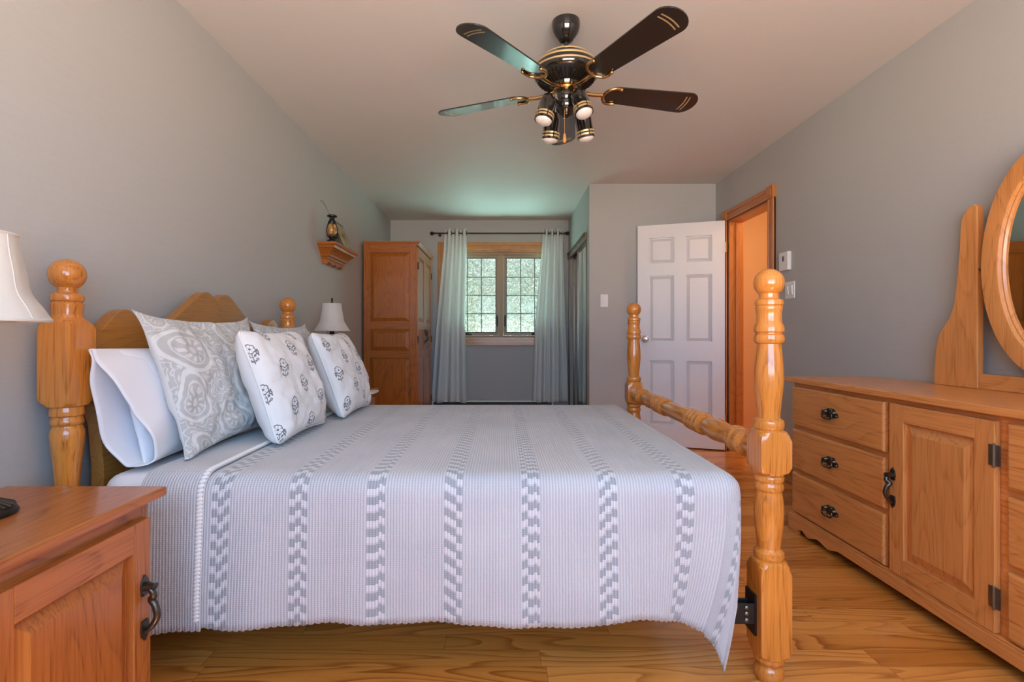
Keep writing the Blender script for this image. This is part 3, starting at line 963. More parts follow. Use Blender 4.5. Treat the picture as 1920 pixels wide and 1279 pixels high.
# box spring and mattress
def rounded_box(x0, x1, y0, y1, z0, z1, r, n=5):
    mb = MB()
    rings = []
    prof = [(r, z0)] + [(r - r * math.sin(a), z0 + r - r * math.cos(a)) for a in [PI / 2 * k / n for k in range(1, n + 1)]]
    prof += [(r - r * math.cos(a), z1 - r + r * math.sin(a)) for a in [PI / 2 * k / n for k in range(0, n + 1)]]
    R = 0.07
    for (ins, z) in prof:
        ring = []
        for (cx, cy, a0) in ((x1 - R, y1 - R, 0), (x0 + R, y1 - R, PI / 2), (x0 + R, y0 + R, PI), (x1 - R, y0 + R, 1.5 * PI)):
            for k in range(7):
                a = a0 + PI / 2 * k / 6
                ring.append((cx + (R - ins) * math.cos(a), cy + (R - ins) * math.sin(a), z))
        rings.append(ring)
    sweep_rings(mb, rings)
    return mb
MX0, MX1, MY0, MY1, MZ = -1.225, 0.655, 1.535, 3.075, 0.592
o = rounded_box(MX0, 0.52, MY0 + 0.005, MY1 - 0.005, 0.172, 0.335, 0.02).build('box_spring', BOXSPR, smooth=40)
tag(o, 'pale cloth box spring showing under the bedspread hem', 'box spring')
o = rounded_box(MX0, MX1, MY0, MY1, 0.335, MZ, 0.045).build('mattress', SHEET, smooth=40)
tag(o, 'mattress in a white sheet, bare near the nightstand', 'mattress')

# bedspread
R = 0.055
EX, EY0, EY1, ET = 0.715, 1.500, 3.085, 0.606       # outer faces of the draped cloth and its top
yc_bed = 2.3
def drape(u, v, lift=0.0):
    """cloth coordinates (metres along the bed, across the bed) to space"""
    xi, y0i, y1i = EX - R, EY0 + R, EY1 - R
    a = max(0.0, u - xi)
    b = y0i - v if v < y0i else (v - y1i if v > y1i else 0.0)
    sg = -1.0 if v < y0i else 1.0
    s = math.hypot(a, b)
    bx_, by_ = min(u, xi), min(max(v, y0i), y1i)
    rr = R + lift
    top = ET + lift + 0.006 * math.sin(2.2 * u + 0.4) * math.sin(2.0 * v) * (1 if s == 0 else 0.3)
    if s < 1e-6:
        return (u, v, top)
    arcl = R * PI / 2
    if s < arcl:
        out, dn_ = rr * math.sin(s / R), rr * (1 - math.cos(s / R))
    else:
        out, dn_ = rr, rr + s - arcl
    ca, sa = a / s, b / s
    hang = max(0.0, dn_ - rr)
    # long soft folds in the hanging side
    fold = 0.0
    if hang > 0:
        w = min(1.0, hang / 0.35)
        fold = w * (0.008 * math.sin(7.0 * u + 0.7) + 0.006 * math.sin(17 * u + 2.0) + 0.003 * math.sin(41 * u))
    k = math.sin(2 * math.atan2(b, a)) if a > 0 and b > 0 else 0.0
    ox = out * ca
    oy = out * sa + (0.14 * hang * k + (fold if sg < 0 else 0.0) * sa + 0.012 * min(1, hang / 0.3) * sa)
    if hang > 0 and v < yc_bed:
        h2 = hang * hang / 0.35
        if a > 0:
            ph = math.atan2(b, a) / (PI / 2) if b > 0 else 0.0        # 1 on the near side, 0 on the foot side
            ox -= h2 * float(np.interp(ph, [0, 0.33, 0.5, 0.7, 1], [0.40, 0.20, 0.11, 0.10, 0.17])) * (1.0 if b > 0 else math.exp(-(v - y0i) / 0.3))
        elif u > 0.42 and sg < 0:
            q = (u - 0.42) / (xi - 0.42)
            ox -= h2 * 0.17 * q * q * (3 - 2 * q)
    return (bx_ + ox, by_ + sg * oy, top - dn_)
def drape_mesh(u0, u1, v0f, v1, nu, nv, lift=0.0, back=False):
    us = np.linspace(u0, u1, nu + 1)
    vs_, uvs, fs = [], [], []
    for i, u in enumerate(us):
        va = v0f(u)
        for j in range(nv + 1):
            q = j / nv
            v = va + (v1 - va) * q
            vs_.append(drape(u, v, lift)); uvs.append((u, v))
    for i in range(nu):
        for j in range(nv):
            k = i * (nv + 1) + j
            fs.append((k, k + nv + 1, k + nv + 2, k + 1))
    return vs_, uvs, fs
def cloth_obj(name, data, mat, parent, thick):
    vs_, uvs, fs = data
    mb = MB(); mb.add(vs_, fs)
    o = mb.build(name, mat, parent, smooth=85, recalc=False)
    me = o.data
    lay = me.uv_layers.new(name='UVMap')
    idx = np.zeros(len(me.loops), dtype=np.int32)
    me.loops.foreach_get('vertex_index', idx)
    lay.data.foreach_set('uv', np.array(uvs, dtype=np.float32)[idx].ravel())
    so = o.modifiers.new('thickness', 'SOLIDIFY'); so.thickness = thick; so.offset = 0
    return o
def hem(u):
    d = 0.438
    d += 0.012 * math.exp(-((u + 0.80) / 0.07) ** 2) - 0.012 * math.exp(-((u + 0.50) / 0.10) ** 2) - 0.014 * math.exp(-((u - 0.37) / 0.08) ** 2)
    d += 0.005 * math.sin(9 * u)
    q = min(1.0, max(0.0, (u - 0.50) / 0.18))
    d += 0.030 * q * q
    d += 0.0045 * abs(math.sin(PI * u / 0.021))
    return EY0 - d + R - 0.02
spread = cloth_obj('bedspread', drape_mesh(-1.00, EX + 0.225, hem, EY1 + 0.34, 500, 110), SPREAD, None, 0.004)
tag(spread, 'white ribbed bedspread with grey woven block stripes draped over the bed', 'bedspread')
band_hem = lambda u: EY0 - 0.452 - 0.012 * (u + 0.95) / 0.1 * -1 + R - 0.02 - 0.0045 * abs(math.sin(PI * u / 0.021))
bd = cloth_obj('folded_band', drape_mesh(-1.055, -0.868, band_hem, EY1 + 0.30, 60, 110, 0.009), SPREAD, spread, 0.005)
bd['label'] = 'turned-down edge of the bedspread with a braided border'
mb = MB()
v = EY0 - 0.435 + R
k = 0
while v < EY1 + 0.1:
    p = Vector(drape(-0.880, v, 0.0115))
    p2 = Vector(drape(-0.880, v + 0.002, 0.0115))
    tdir = (p2 - p).normalized()
    nrm = tdir.cross(Vector((1, 0, 0))).normalized()
    def Ms(a, b, c, p=p, tdir=tdir, nrm=nrm, k=k):
        q = p + Vector((1, 0, 0)) * (a * 1.25) + tdir * (b * 0.8 + a * 0.25) + nrm * (c * 0.4)
        return tuple(q)
    sphere(mb, (0, 0, 0), 0.0085, 8, 6, M=Ms)
    v += 0.011
    k += 1
tr = mb.build('braided_trim', PIPING, spread, smooth=80)
tr['label'] = 'white braided trim along the folded edge'

# ------------------------------------------------------------------ pillows
def hash2(ix, iy):
    return np.mod(np.sin(ix * 127.1 + iy * 311.7) * 43758.5453, 1.0)
def vnoise(x, y):
    ix, iy = np.floor(x), np.floor(y)
    fx_, fy2 = x - ix, y - iy
    fx_, fy2 = fx_ * fx_ * (3 - 2 * fx_), fy2 * fy2 * (3 - 2 * fy2)
    return ((hash2(ix, iy) * (1 - fx_) + hash2(ix + 1, iy) * fx_) * (1 - fy2) + (hash2(ix, iy + 1) * (1 - fx_) + hash2(ix + 1, iy + 1) * fx_) * fy2)
def flower(x, y):
    """ink amount of one block-printed sprig, coordinates in centimetres about its middle"""
    ink = np.zeros_like(x)
    hx_, hy_ = x, y - 1.35
    r = np.hypot(hx_, hy_); th = np.arctan2(hy_, hx_)
    pet = 1.25 + 0.18 * np.abs(np.cos(3.0 * th + PI / 2))
    ink = np.maximum(ink, (np.abs(r - pet) < 0.15))
    ink = np.maximum(ink, (r < pet) & (np.abs(np.sin(3.0 * th)) < 0.17) & (r > 0.35))
    ink = np.maximum(ink, r < 0.32)
    ink = np.maximum(ink, (np.abs(x - 0.05 * np.sin(y)) < 0.12) & (y < 0.2) & (y > -3.2))
    for (cx, cy, rad) in ((-1.55, 0.0, .52), (1.55, 0.0, .52), (-1.0, -1.95, .38), (1.0, -1.95, .38), (-0.45, -2.35, .25), (0.45, -2.35, .25), (-1.75, 0.7, .25), (1.75, 0.7, .25), (-0.75, -.75, .33), (0.75, -.75, .33), (-1.7, -0.8, .24), (1.7, -0.8, .24)):
        rr = np.hypot(x - cx, (y - cy) * 0.85)
        ink = np.maximum(ink, (rr < rad) & ((rr > rad * 0.35) | (rad < .3)))
    for sgn in (-1, 1):
        ink = np.maximum(ink, (np.abs(y + 1.35 - 0.75 * np.abs(x)) < 0.11) & (x * sgn > 0) & (np.abs(x) < 1.5))
        ink = np.maximum(ink, (np.abs(y + 2.75 - 0.8 * np.abs(x)) < 0.10) & (x * sgn > 0) & (np.abs(x) < 0.95))
    return ink.astype(float)
def floral_pattern(sx, sy):
    def f(x, y):          # metres from the cushion's middle
        X, Y = x * 100 + sx, y * 100 + sy
        px, py = 11.6, 15.5
        ci = np.floor(X / px + 0.5)
        Yo = Y + np.where(np.mod(ci, 2) > 0.5, py / 2, 0)
        ri = np.floor(Yo / py + 0.5)
        lx, ly = X - ci * px, Yo - ri * py
        ink = flower(lx * 0.78, ly * 0.78)
        base = np.array([0.80, 0.79, 0.78]); dark = np.array([0.155, 0.155, 0.18])
        return base[None] * (1 - ink[:, None]) + dark[None] * ink[:, None]
    return f
def paisley_pattern(seed):
    rng = np.random.default_rng(seed)
    motifs = [(-0.22, 0.10, .105, 2.5), (0.03, 0.17, .075, 0.9), (0.05, -0.05, .135, 1.15), (-0.12, -0.16, .095, -0.6), (0.20, -0.13, .10, 2.1), (0.24, 0.15, .095, -0.4), (-0.28, -0.08, .085, 1.2),
              (-0.02, -0.27, .09, 0.2), (0.30, 0.01, .06, 1.6), (-0.09, 0.25, .07, 2.9), (0.13, 0.05, .04, 0.0), (-0.10, 0.02, .05, 2.0), (-0.30, 0.24, .06, 0.5), (0.16, 0.27, .06, 1.3), (0.25, -0.28, .07, 0.4), (-0.26, -0.26, .07, 1.9)]
    def f(x, y):
        lum = np.zeros_like(x)
        best = np.full_like(x, 9.0)
        for (cx, cy, s, rot) in motifs:
            dx, dy = (x - cx) / s, (y - cy) / s
            c_, s_ = math.cos(rot), math.sin(rot)
            p, q = dx * c_ + dy * s_, -dx * s_ + dy * c_
            q = q - 0.35 * np.clip(p, 0, 2) ** 2 * 0.6          # curl of the tip
            th = np.arctan2(q, p)
            shape = 0.72 + 0.55 * np.exp(-(th / 0.55) ** 2)
            fr_ = np.hypot(p, q) / shape
            inside = fr_ < best
            best = np.minimum(best, fr_)
            m = np.zeros_like(x)
            m = np.where((fr_ > 0.90) & (fr_ < 1.08), 1.0, m)
            m = np.where((fr_ > 0.62) & (fr_ < 0.70), 0.9, m)
            m = np.where((fr_ > 0.30) & (fr_ < 0.58) & (np.cos(9 * th + 5 * fr_) > 0.1), 0.95, m)
            m = np.where(fr_ < 0.16, 1.0, m)
            sc_ = 0.24 * np.abs(np.cos(5 * th + 0.4))
            m = np.where((fr_ > 1.13 + sc_) & (fr_ < 1.19 + sc_), 0.9, m)
            m = np.where((fr_ > 1.10) & (fr_ < 1.10 + 0.5 * sc_) & (np.cos(10 * th + 0.8) > 0.55), 0.8, m)
            lum = np.where(inside & (fr_ < 1.42), m, lum)
        back_ = (best >= 1.42)
        n = vnoise(x * 26 + seed, y * 26) + 0.5 * vnoise(x * 55, y * 55 + seed)
        scroll = (np.abs(np.mod(n * 4.0, 1.0) - 0.5) < 0.17)
        lum = np.where(back_ & scroll, 0.9, lum)
        a = np.array([0.48, 0.475, 0.46]); b = np.array([0.68, 0.67, 0.65])
        return a[None] * (1 - lum[:, None]) + b[None] * lum[:, None]
    return f
def pillow(name, label, cat, group, P0, W, H, Tk, tilt, yaw=0.0, n=120, pinch=0.08, mats=None, pattern=None, seed=1, roll=0.0, power=0.5, sag=0.0, front=0.55, ear=0.0, slump=0.0, wr=1.0):
    """standing pillow; P0 is the middle of its bottom seam. Front face mats[0], back mats[1]"""
    cy, sy = math.cos(yaw), math.sin(yaw)
    ex = Vector((-sy, cy, 0)); fw = Vector((cy, sy, 0))
    up = (Vector((0, 0, 1)) * math.cos(tilt) - fw * math.sin(tilt))
    nrm = (fw * math.cos(tilt) + Vector((0, 0, 1)) * math.sin(tilt))
    ex, up = ex * math.cos(roll) + up * math.sin(roll), up * math.cos(roll) - ex * math.sin(roll)
    e1 = np.array(ex); e2 = np.array(up); e3 = np.array(nrm)
    t = np.linspace(-1, 1, n + 1)
    t = np.sign(t) * (1 - (1 - np.abs(t)) ** 1.25)
    A, B = np.meshgrid(t, t, indexing='ij')
    a, b = A.ravel(), B.ravel()
    x = W / 2 * a * (1 - pinch * (1 - b * b) * np.abs(a) ** 1.5 + ear * (np.abs(a * b) ** 12))
    y = H / 2 * b * (1 - pinch * (1 - a * a) * np.abs(b) ** 1.5 + ear * (np.abs(a * b) ** 12))
    dome = ((1 - a ** 2) * (1 - b ** 2)) ** power
    dome *= 1 + 0.12 * np.sin(2.0 * a + seed) * np.cos(1.7 * b + seed) - sag * b
    wr = wr * ((vnoise(x * 16 + seed * 3, y * 16) - 0.5) * 0.012 + (vnoise(x * 40 + seed, y * 40 + 9) - 0.5) * 0.004)
    zf = Tk * front * dome + wr * np.minimum(1, dome * 3)
    zb = -Tk * (1 - front) * dome - wr * 0.6 * np.minimum(1, dome * 3)
    o3 = np.array(P0) + e2 * (H / 2)
    bend = slump * (1 - b) * (1 - b) / 4      # lower part slides outward
    def place(z):
        return o3[None] + x[:, None] * e1[None] + y[:, None] * e2[None] + (z + bend)[:, None] * e3[None]
    F, Bk = place(zf), place(zb)
    F[:, 2] = np.maximum(F[:, 2], P0[2] + 0.0015); Bk[:, 2] = np.maximum(Bk[:, 2], P0[2])
    N = n + 1
    ids = np.arange(N * N).reshape(N, N)
    edge = np.zeros((N, N), bool); edge[0] = edge[-1] = True; edge[:, 0] = edge[:, -1] = True
    bid = np.where(edge, ids, 0)
    nb = (~edge).sum()
    bmap = ids.copy()
    bmap[~edge] = N * N + np.arange(nb)
    V = np.concatenate([F, Bk[~edge.ravel()]])
    fq = np.stack([ids[:-1, :-1], ids[1:, :-1], ids[1:, 1:], ids[:-1, 1:]], -1).reshape(-1, 4)
    bq = np.stack([bmap[:-1, :-1], bmap[:-1, 1:], bmap[1:, 1:], bmap[1:, :-1]], -1).reshape(-1, 4)
    root = thing(name, tuple(P0), label, cat, group)
    me = bpy.data.meshes.new(name + '_body')
    me.from_pydata((V - np.array(P0)).tolist(), [], np.concatenate([fq, bq]).tolist())
    for m in mats: me.materials.append(m)
    mi = np.zeros(len(fq) + len(bq), dtype=np.int32); mi[len(fq):] = len(mats) - 1
    me.polygons.foreach_set('material_index', mi)
    me.polygons.foreach_set('use_smooth', [True] * len(me.polygons))
    if pattern is not None:
        c = np.ones((len(V), 4), dtype=np.float32) * 0.6
        Fr = F.reshape(N, N, 3)
        la = np.concatenate([np.zeros((1, N)), np.cumsum(np.linalg.norm(np.diff(Fr, axis=0), axis=2), axis=0)], 0)
        lb = np.concatenate([np.zeros((N, 1)), np.cumsum(np.linalg.norm(np.diff(Fr, axis=1), axis=2), axis=1)], 1)
        c[:N * N, :3] = pattern((la - la[N // 2][None]).ravel(), (lb - lb[:, N // 2][:, None]).ravel())     # cloth lengths, so the print does not stretch
        at = me.attributes.new('pattern', 'FLOAT_COLOR', 'POINT')
        at.data.foreach_set('color', c.ravel())
    me.update()
    o = bpy.data.objects.new('cover', me)
    COL.objects.link(o); o.parent = root
    return root, F.reshape(N, N, 3), root
def piping(root, Fg, mat, r=0.005):
    n = Fg.shape[0]
    loop = [Fg[i, 0] for i in range(0, n, 3)] + [Fg[n - 1, j] for j in range(0, n, 3)] + [Fg[i, n - 1] for i in range(n - 1, -1, -3)] + [Fg[0, j] for j in range(n - 1, 0, -3)]
    pts, last = [], None
    for p in loop:
        if last is None or np.linalg.norm(p - last) > 0.004:
            pts.append(tuple(p)); last = p
    mb = MB()
    tube(mb, pts, r, 7, closed=True)
    mb.build('piping', mat, root, smooth=70)

ZT = 0.616
# white sleeping pillow leaning on the headboard, near side, open hem towards the camera
root, Fg, _ = pillow('pillow', 'white sleeping pillow with an open hemmed case against the headboard, nearest the nightstand', 'pillow', None,
      (-1.135, 1.93, ZT - 0.004), 0.62, 0.375, 0.11, 0.24, 0.0, 90, 0.03, [CASE, CASE], seed=4, power=0.42)
mb = MB()
tl = 0.24
upv = Vector((-math.sin(tl), 0, math.cos(tl))); nv = Vector((math.cos(tl), 0, math.sin(tl)))
rings = []
NS = 72
for j in range(19):
    q = j / 18
    yy = 1.84 - 0.320 * q
    ring = []
    for i in range(NS):
        th = 2 * PI * i / NS
        sn, cs = math.sin(th), math.cos(th)
        a = math.copysign(abs(sn) ** 0.85, sn) * (0.183 + 0.006 * q)
        low = 0.5 - 0.5 * a / 0.189                       # 1 at the bottom
        thick = (1 - q) * 0.054 + q * (0.014 + 0.050 * low ** 0.8)
        b = cs * thick + 0.006 * q * math.sin(2.2 * th + 3 * q) + 0.004 * q * math.sin(7 * th + 5 * q) + (0.020 * q * low * low if cs > 0 else 0.0)
        y2 = yy + q * (0.065 * low * max(0.0, cs) ** 0.4 if cs > 0 else 0.02 * low) + 0.045 * q * low - 0.012 * q * math.sin(PI * low)
        p = Vector((-1.135, 0, ZT - 0.004)) + upv * (0.188 + a) + nv * b
        ring.append((max(p.x, -1.236 if y2 < 1.60 else -1.262), y2, max(p.z, ZT - 0.002)))
    rings.append(ring)
sweep_rings(mb, rings, caps=False)
cuff = mb.build('pillowcase_hem', CASE, root, smooth=80, recalc=False)
so = cuff.modifiers.new('thickness', 'SOLIDIFY'); so.thickness = 0.004; so.offset = 0

pillow('sham', 'large grey paisley pillow sham leaning in front of the white pillow', 'pillow', 'grey paisley shams',
       (-1.008, 1.985, ZT + 0.008), 0.69, 0.49, 0.16, 0.33, 0.0, 340, 0.085, [PAISLEY, BACKING], paisley_pattern(3), seed=2, ear=0.07, power=0.45, front=0.48, wr=2.2)
pillow('sham', 'grey paisley pillow sham half hidden behind the two flowered cushions', 'pillow', 'grey paisley shams',
       (-1.015, 2.72, ZT + 0.008), 0.64, 0.48, 0.12, 0.34, 0.0, 220, 0.085, [PAISLEY, BACKING], paisley_pattern(8), seed=6, ear=0.07, power=0.45, front=0.48, wr=2.2)
r1, F1, _ = pillow('cushion', 'white cushion with grey sprig print in front of the large paisley sham', 'cushion', 'sprig printed cushions',
       (-0.806, 2.085, ZT + 0.008), 0.50, 0.44, 0.20, 0.34, 0.0, 420, 0.075, [FLORAL, BACKING, PIPING][:1] + [cloth('white_cushion_backing', (0.74, 0.735, 0.73))], floral_pattern(2.0, 3.0), seed=3, power=0.40, front=0.42, ear=-0.05, wr=1.5)
piping(r1, F1, PIPING)
r2, F2, _ = pillow('cushion', 'white cushion with grey sprig print farther back, toward the wardrobe', 'cushion', 'sprig printed cushions',
       (-0.762, 2.69, ZT + 0.006), 0.50, 0.44, 0.20, 0.36, 0.0, 420, 0.075, [FLORAL, bpy.data.materials['white_cushion_backing']], floral_pattern(-2.5, 1.0), seed=9, power=0.40, front=0.42, ear=-0.05, wr=1.5)
piping(r2, F2, PIPING)

# ------------------------------------------------------------------ hardware shared by dresser, nightstands and wardrobe
def door_pull(M, parent, L=0.155):
    """M maps (across, up, outward) with the pull's middle at 0"""
    mb = MB()
    for s in (1, -1):
        prism(mb, [(-0.010, s * 0.030), (-0.013, s * 0.05), (-0.010, s * 0.066), (0, s * 0.078), (0.010, s * 0.066), (0.013, s * 0.05), (0.010, s * 0.030)], 0, 0.005, M)
    tube(mb, [M(*p) for p in smoothline([(0, 0.055, 0.004), (-0.004, 0.045, 0.020), (-0.002, 0.030, 0.026), (0.004, 0.018, 0.016), (0.002, 0.005, 0.026), (0, -0.02, 0.032), (0, -0.043, 0.020), (0, -0.058, 0.004)], 6)],
         [0.0055 + 0.003 * math.sin(PI * i / 42) for i in range(43)], 10)
    lathe(mb, [(0.013, 0.004), (0.014, 0.010), (0.010, 0.024), (0.012, 0.028), (0.002, 0.031)], lambda a, b, c: M(a, 0.050 + b * 0.7, c), 14)
    return mb.build('handle', PEWTER, parent, smooth=45)
def hinge(M, parent, mat=None):
    mb = MB()
    mbox(mb, -0.020, -0.002, -0.032, 0.032, 0, 0.002, 0, M)
    mbox(mb, 0.002, 0.014, -0.032, 0.032, -0.004, 0.003, 0, M)
    lathe(mb, [(0.001, -0.038), (0.0045, -0.034), (0.0045, 0.034), (0.001, 0.038)], lambda a, b, c: M(a, c, 0.004 + b), 10)
    return mb.build('hinge', mat or STEEL, parent)

# ------------------------------------------------------------------ nightstands and lamps
def make_nightstand(loc, label):
    t = thing('nightstand', loc, label, 'nightstand', 'oak nightstands beside the bed')
    lx, ly, lz = loc
    xb, xf = lx - 0.19, lx + 0.165           # back and front of the body
    y0, y1 = ly - 0.215, ly + 0.215
    mb = MB()
    mbox(mb, xb, xf, y0, y0 + 0.02, 0, 0.622, 0); mbox(mb, xb, xf, y1 - 0.02, y1, 0, 0.622, 0)
    mbox(mb, xb, xb + 0.012, y0 + 0.02, y1 - 0.02, 0.05, 0.622, 0)
    mbox(mb, xb, xf - 0.002, y0 + 0.02, y1 - 0.02, 0.06, 0.08, 1)
    mbox(mb, xf - 0.02, xf, y0 + 0.0201, y1 - 0.0201, 0.575, 0.622, 1)     # face frame
    mbox(mb, xf - 0.02, xf, y0 + 0.0201, y1 - 0.0201, 0.0, 0.055, 1)
    mb.build('carcass', [NST['Z'], NST['Y']], t, bevel=0.002)
    mb = MB()
    mbox(mb, xb - 0.012, xf + 0.035, y0 - 0.022, y1 + 0.022, 0.622, 0.645)
    mb.build('top', NST['Y'], t, bevel=0.005)
    mb = MB()
    M = lambda a, b, c: (xf + c, a, b)
    framed(mb, M, y0 + 0.012, y1 - 0.018, 0.065, 0.582, 0.055, [(0.065, 0.13), (0.515, 0.582)], 0.02, slope=0.035)
    dr = mb.build('door', [NST['Z'], NST['Y']], t, bevel=0.002)
    door_pull(lambda a, b, c: (xf + 0.02 + c, y1 - 0.042 + a, 0.375 + b), dr)
    return t
NS_LOC = (-1.035, 1.04, 0)
ns = make_nightstand(NS_LOC, 'oak nightstand with a raised-panel door at the near side of the bed')
NS2 = (-1.090, 3.44, 0)
copy_tree(ns, NS2, 'oak nightstand on the far side of the bed, hidden behind the cushions')
def make_lamp(loc, label):
    t = thing('table_lamp', loc, label, 'lamp', 'bell shaded table lamps')
    lx, ly, lz = loc
    M = lambda a, b, c: (lx + a, ly + b, lz + c)
    mb = MB()
    lathe(mb, [(0.061, 0), (0.063, 0.006), (0.059, 0.014), (0.050, 0.020), (0.038, 0.026), (0.024, 0.032), (0.014, 0.042), (0.010, 0.06), (0.016, 0.072), (0.010, 0.085), (0.007, 0.11)], M, 40)
    for k in range(24):
        a = 2 * PI * k / 24
        tube(mb, [M(0.028 * math.cos(a), 0.028 * math.sin(a), 0.031), M(0.057 * math.cos(a), 0.057 * math.sin(a), 0.0165)], 0.0035, 6)
    mb.build('base', BRONZE, t, smooth=45)
    mb = MB()
    lathe(mb, [(0.007, 0.10), (0.007, 0.33), (0.012, 0.335), (0.012, 0.375), (0.016, 0.38), (0.016, 0.43), (0.004, 0.435)], M, 20)
    mb.build('pole', BRONZE, t, smooth=45)
    mb = MB()
    tube(mb, [M(-0.030, 0.0, 0.36), M(-0.030, 0.0, 0.405)], 0.0015, 6); tube(mb, [M(-0.014, 0, 0.41), M(-0.030, 0.0, 0.41), M(-0.030, 0, 0.30)], 0.0012, 6)
    mb.build('pull_chain', BRASS, t)
    mb = MB()   # bell shade with eight panels
    sect = smoothline([(0.115, 0.406), (0.101, 0.432), (0.080, 0.466), (0.072, 0.510), (0.064, 0.550), (0.060, 0.588)], 5)
    seg = 64
    rings = []
    for (r, z) in sect:
        rings.append([M((r * (1 - 0.018 * (1 - abs(math.cos(4 * 2 * PI * i / seg)) ) )) * math.cos(2 * PI * i / seg), (r * (1 - 0.018 * (1 - abs(math.cos(4 * 2 * PI * i / seg)))) * math.sin(2 * PI * i / seg)), z) for i in range(seg)])
    sweep_rings(mb, rings, caps=False)
    sh = mb.build('lamp_shade', SHADE, t, smooth=50, recalc=False)
    so = sh.modifiers.new('thickness', 'SOLIDIFY'); so.thickness = 0.002; so.offset = 0
    mb = MB()
    for (r, z, w) in ((0.115, 0.407, 0.004), (0.060, 0.587, 0.0035)):
        tube(mb, [M(r * math.cos(a), r * math.sin(a), z) for a in [2 * PI * i / 40 for i in range(40)]], w, 7, closed=True)
    for k in range(8):
        a = 2 * PI * k / 8
        tube(mb, [M(r * 1.002 * math.cos(a), r * 1.002 * math.sin(a), z) for r, z in sect], 0.0022, 6)
    mb.build('shade_trim', SHADE, sh, smooth=50)
    mb = MB()
    lathe(mb, [(0.003, 0.43), (0.003, 0.592), (0.007, 0.594), (0.007, 0.599), (0.004, 0.602), (0.008, 0.612), (0.005, 0.622), (0.001, 0.630)], M, 14)
    for k in range(3):
        a = 2 * PI * k / 3 + 0.3
        tube(mb, [M(0, 0, 0.587), M(0.059 * math.cos(a), 0.059 * math.sin(a), 0.587)], 0.0015, 6)
    mb.build('finial', BRONZE, t, smooth=45)
    return t
LAMP = (-1.082, 1.056, 0.645)
lamp = make_lamp(LAMP, 'bronze table lamp with an ivory bell shade on the near nightstand')
copy_tree(lamp, (-1.145, 3.44, 0.645), 'bronze table lamp with an ivory bell shade standing by the wardrobe')
o = bx('notepad', plain('white_paper', (0.80, 0.79, 0.76), 0.7), (-1.02, -0.822, 3.27, 3.40, 0.645, 0.658), bevel=0.001)
tag(o, 'small white notepad sticking out past the farther flowered cushion', 'notepad')

# ------------------------------------------------------------------ wardrobe
t = thing('wardrobe', (-1.09, 5.46, 0), 'tall oak wardrobe with raised panels against the left wall', 'wardrobe')
ax0, ax1, ay0, ay1, az = -1.357, -0.845, 5.00, 5.93, 1.905
mb = MB()
mbox(mb, ax0, ax1, ay0 + 0.018, ay1, 0.0, az, 0)
mb.build('carcass', [ARM['Z']], t, bevel=0.002)
mb = MB()
M = lambda a, b, c: (a, ay0 + 0.018 - c, b)
framed(mb, M, ax0, ax1, 0.0, az, 0.062, [(0.0, 0.14), (0.80, 0.87), (1.08, 1.155), (1.83, az)], 0.018, slope=0.038)
mb.build('side_panel', [ARM['Z'], ARM['X']], t, bevel=0.002)
mb = MB()
pr = [(0.0, 0.0), (0.006, 0.0), (0.010, 0.012), (0.022, 0.024), (0.026, 0.030), (0.026, 0.042)]
rings = []
for (e, z) in pr + [(0.026, 0.042)]:
    z += az - 0.006
    rings.append([(ax0, ay0 - e * 0.35, z), (ax1 + 0.018 + e, ay0 - e * 0.35, z), (ax1 + 0.018 + e, ay1 + e * 0.5, z), (ax0, ay1 + e * 0.5, z)])
sweep_rings(mb, rings)
mb.build('crown', [ARM['Y']], t)
ym = (ay0 + ay1) / 2
for (y0, y1, kk) in ((ay0 + 0.004, ym - 0.002, 0), (ym + 0.002, ay1 - 0.004, 1)):
    mb = MB()
    M = lambda a, b, c: (ax1 + c, a, b)
    framed(mb, M, y0, y1, 0.09, 1.885, 0.065, [(0.09, 0.17), (0.80, 0.87), (1.08, 1.155), (1.80, 1.885)], 0.019, slope=0.038)
    dr = mb.build('door', [ARM['Z'], ARM['Y']], t, bevel=0.002)
    ys = y1 - 0.035 if kk == 0 else y0 + 0.035
    door_pull(lambda a, b, c, ys=ys: (ax1 + 0.019 + c, ys + a, 1.01 + b), dr)
    for zz in (0.30, 0.98, 1.70):
        yh = y0 + 0.002 if kk == 0 else y1 - 0.002
        sgn = -1 if kk == 0 else 1
        hinge(lambda a, b, c, yh=yh, zz=zz, sgn=sgn: (ax1 + 0.0195 + c, yh + sgn * a * 0.6, zz + b), dr, BRONZE)

# ------------------------------------------------------------------ wall shelf with lantern and picture
t = thing('wall_shelf', (XL, 4.10, 1.58), 'carved oak wall shelf above the far bedside lamp', 'shelf')
mb = MB()
sy0, sy1, sd, sz = 3.81, 4.395, 0.142, 1.722
prof = [(0.0, 0.0), (0.0, 0.020), (0.014, 0.022), (0.020, 0.034), (0.022, 0.040), (0.034, 0.046), (0.052, 0.062), (0.068, 0.082), (0.076, 0.098), (0.088, 0.102), (0.092, 0.112), (0.098, 0.118), (0.098, 0.122)]
rings = []
for (ins, dz) in prof:
    z = sz - dz
    k = ins / 0.098
    rings.append([(XL, sy0 + ins, z), (XL + sd - ins, sy0 + ins, z), (XL + sd - ins, sy1 - ins, z), (XL, sy1 - ins, z)])
sweep_rings(mb, rings)
mb.build('shelf_board', ARM['Y'], t, bevel=0.001)
mb = MB()
yb0, yb1 = sy0 + 0.10, sy1 - 0.10
zb = sz - 0.12
low = [(yb0, zb), (yb0, zb - 0.032)]
for k in range(1, 24):
    q = k / 24
    low.append((yb0 + (yb1 - yb0) * q, zb - 0.022 - 0.010 * math.cos(q * 6 * PI) * 1.0 - (0.004 if 0.4 < q < 0.6 else 0)))
low += [(yb1, zb - 0.032), (yb1, zb)]
prism(mb, low, XL, XL + 0.040, lambda a, b, c: (c, a, b))
mb.build('apron', ARM['Y'], t, bevel=0.001)

